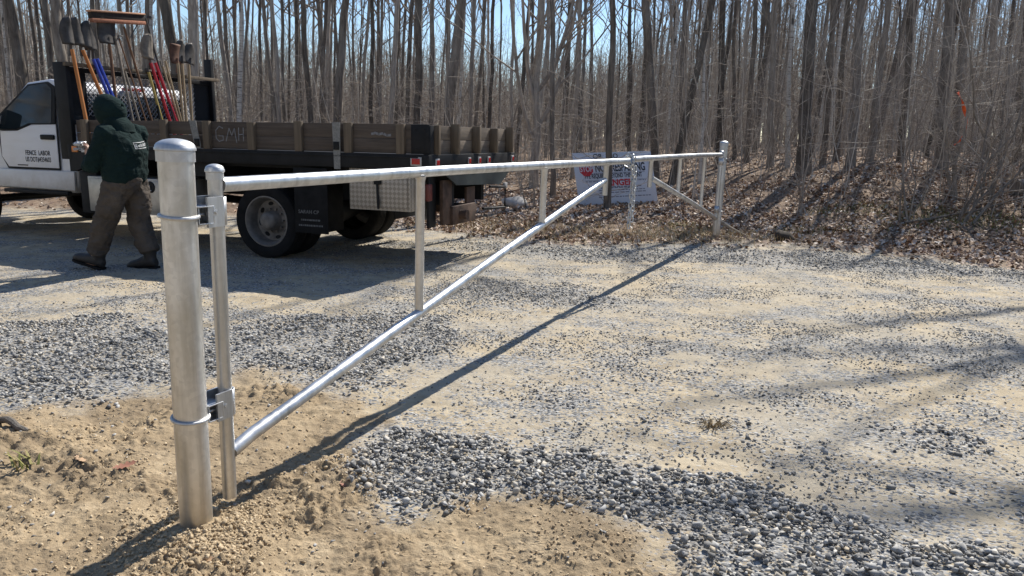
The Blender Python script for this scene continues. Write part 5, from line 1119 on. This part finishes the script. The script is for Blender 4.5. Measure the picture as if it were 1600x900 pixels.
def far_woods():
    r = np.random.RandomState(21); n = 3200; d = 48+75*r.rand(n)**.9; az = np.radians(r.uniform(-46, 46, n)); x, y = d*np.sin(az), d*np.cos(az); b = np.column_stack([x, y, zg(x, y, False)-.2]); H = r.uniform(7, 15, n)*(.72+.6*sstep(6, 16, np.degrees(az))+.25*sstep(-18, -30, np.degrees(az)))*(d/80)**.5
    dn = udir(r, n, 84, 90); P = shoots(r, b, dn, H, 6, .008, np.zeros(n)); r0 = r.uniform(.03, .12, n); rd = r0[:, None]*np.linspace(1, .15, 6)[None]; v, f = tubes(P, rd, 5); vs, fs, at = [v], [f], [np.repeat(r.rand(n), 30)]; off = len(v); m = 20
    par = np.repeat(np.arange(n), m); q = r.uniform(.12, .98, n*m)*5; i = np.minimum(q.astype(int), 4); fr = (q-i)[:, None]; bb = P[par, i]*(1-fr)+P[par, i+1]*fr; dd = udir(r, n*m, 5, 65); L = r.uniform(.8, 3.2, n*m)*(1.25-q/7); C = shoots(r, bb, dd, L, 3, .05, r.uniform(0, .2, n*m)); rc = np.maximum(rd[par, i]*.35, .012)[:, None]*np.array([[1, .8, .4]]); v, f = tubes(C, rc, 3); vs.append(v); fs.append(f+off); off += len(v); at.append(np.repeat(r.rand(n*m), 9))
    p2 = np.repeat(np.arange(n*m), 2); q = r.uniform(.3, .98, len(p2))*2; i = np.minimum(q.astype(int), 1); fr = (q-i)[:, None]; bb = C[p2, i]*(1-fr)+C[p2, i+1]*fr; d2 = dd[p2]+udir(r, len(p2), 0, 70); d2 /= np.linalg.norm(d2, axis=1)[:, None]; C2 = shoots(r, bb, d2, L[p2]*.6*r.uniform(.5, 1.1, len(p2)), 3, .05, np.zeros(len(p2))); v, f = tubes(C2, np.full((len(p2), 1), .009)*np.array([[1, .8, .5]]), 3); vs.append(v); fs.append(f+off); at.append(np.repeat(r.rand(len(p2)), 9))
    n = 800; d = 16+45*r.rand(n); az = np.radians(r.uniform(75, 290, n)); x, y = d*np.sin(az), d*np.cos(az); b = np.column_stack([x, y, np.full(n, -.2)]); P = shoots(r, b, udir(r, n, 84, 90), r.uniform(11, 16, n), 6, .008, np.zeros(n)); v, f = tubes(P, r.uniform(.06, .17, n)[:, None]*np.linspace(1, .2, 6)[None], 5); off = sum(len(q) for q in vs); vs.append(v); fs.append(f+off); off += len(v); at.append(np.repeat(r.rand(n), 30)); par = np.repeat(np.arange(n), 18); i = r.randint(1, 6, len(par)); C = shoots(r, P[par, i], udir(r, len(par), 0, 60), r.uniform(.8, 3.5, len(par)), 3, .05, np.zeros(len(par))); v, f = tubes(C, np.array([[.03, .022, .01]])*np.ones((len(par), 1)), 3); vs.append(v); fs.append(f+off); at.append(np.repeat(r.rand(len(par)), 9))
    tag(link('far_woods', mesh_np('far_woods', np.vstack(vs), [np.vstack(fs)], [FARW], False, {'rnd': np.concatenate(at)})), 'dense far woods of bare trees that read as one brown grey mass', 'woods', kind='stuff')
far_woods()
# shrubs on the bank at the right, each a thing; one carries the ribbon
def shrub(label, x, y, h, n, seed, spread, lean=(0, 0)):
    r = np.random.RandomState(seed); t = empty('bare_shrub', label, 'shrub', (x, y, zg1(x, y)), group='bare shrubs on the bank'); b = np.column_stack([r.normal(0, .05, n), r.normal(0, .05, n), np.full(n, -.05)]); d = udir(r, n, 90-spread, 88)+np.array([lean[0], lean[1], 0]); d /= np.linalg.norm(d, axis=1)[:, None]; L = h*r.uniform(.6, 1.1, n)
    P = shoots(r, b, d, L, 7, .025, np.zeros(n)); rd = (.005+L*.006)[:, None]*np.linspace(1, .2, 7)[None]; v, f = tubes(P, rd, 6); link('stem', mesh_np('stem', v, [f], [BARK], True), t)
    vs, fs, off = [], [], 0; m = 10; par = np.repeat(np.arange(n), m); q = r.uniform(.12, .98, n*m)*6; i = np.minimum(q.astype(int), 5); fr = (q-i)[:, None]; bb = P[par, i]*(1-fr)+P[par, i+1]*fr; dd = udir(r, n*m, -5, 60); Lc = L[par]*.32*r.uniform(.4, 1.2, n*m); C = shoots(r, bb, dd, Lc, 5, .05, r.uniform(-.1, .2, n*m)); rc = np.maximum(rd[par, i]*.5, .0028)[:, None]*np.linspace(1, .35, 5)[None]; v, f = tubes(C, rc, 4); vs.append(v); fs.append(f); off = len(v)
    p2 = np.repeat(np.arange(n*m), 5); q = r.uniform(.2, .98, len(p2))*4; i = np.minimum(q.astype(int), 3); fr = (q-i)[:, None]; bb = C[p2, i]*(1-fr)+C[p2, i+1]*fr; d2 = dd[p2]+udir(r, len(p2), -30, 60); d2 /= np.linalg.norm(d2, axis=1)[:, None]; C2 = shoots(r, bb, d2, Lc[p2]*.5*r.uniform(.4, 1.1, len(p2)), 4, .06, np.zeros(len(p2))); v, f = tubes(C2, np.maximum(rc[p2, i]*.6, .0022)[:, None]*np.array([[1, .8, .6, .3]]), 3); vs.append(v); fs.append(f+off)
    link('twigs', mesh_np('twigs', np.vstack(vs), [np.vstack(fs)], [TWIG], False), t)
for a in (('leaning many stemmed grey shrub at the front of the bank, below the orange ribbon', 7.1, 11.7, 2.9, 5, 1, 28, (.35, 0)), ('upright thin shrub on the bank to the left of the leaning shrub', 6.35, 11.9, 2.2, 4, 2, 12, (0, 0)), ('twiggy shrub behind the leaning shrub, right of the orange ribbon', 8.2, 12.9, 3.1, 6, 3, 30, (.1, 0)), ('bushy bare shrub near the right edge of the photo above the dark log', 9.4, 13.6, 3.2, 7, 4, 30, (-.1, 0)), ('sparse shrub with low spreading twigs right of the far gate post', 5.0, 12.9, 1.9, 4, 5, 34, (0, 0)), ('tall slim shrub holding the orange ribbon', 7.75, 13.1, 3.4, 4, 6, 16, (-.12, 0)), ('small twiggy shrub at the track edge on the far right', 9.0, 11.6, 1.7, 5, 7, 30, (0, 0)), ('low bare shrub beside the rear end of the truck', .3, 13.2, 1.5, 4, 8, 30, (0, 0))): shrub(*a)
RIB = simple('orange_ribbon', (.85,.13,.03), .5, 0, .2, 20)
def ribbon():
    c = MB(); P = [(7.50, 13.05, 2.36), (7.60, 13.03, 2.20), (7.68, 13.06, 2.03), (7.74, 13.03, 1.86), (7.73, 13.06, 1.66), (7.64, 13.02, 1.52), (7.58, 13.05, 1.47)]
    P = [Vector(p) for p in P]; K = 25
    def f(u, v):
        q = u*(len(P)-1); i = min(int(q), len(P)-2); p = P[i].lerp(P[i+1], q-i); a = u*7+.6; wd = .035*(1 if u < .45 or u > .8 else .6); return p+Vector((math.cos(a), math.sin(a)*.8, .35))*(v-.5)*2*wd
    c.grid(f, K, 3); o = c.build('flagging_ribbon', RIB); m = o.modifiers.new('thick', 'SOLIDIFY'); m.thickness = .0015
    tag(o, 'bright orange flagging ribbon hanging on twigs on the right side of the woods', 'ribbon')
ribbon()
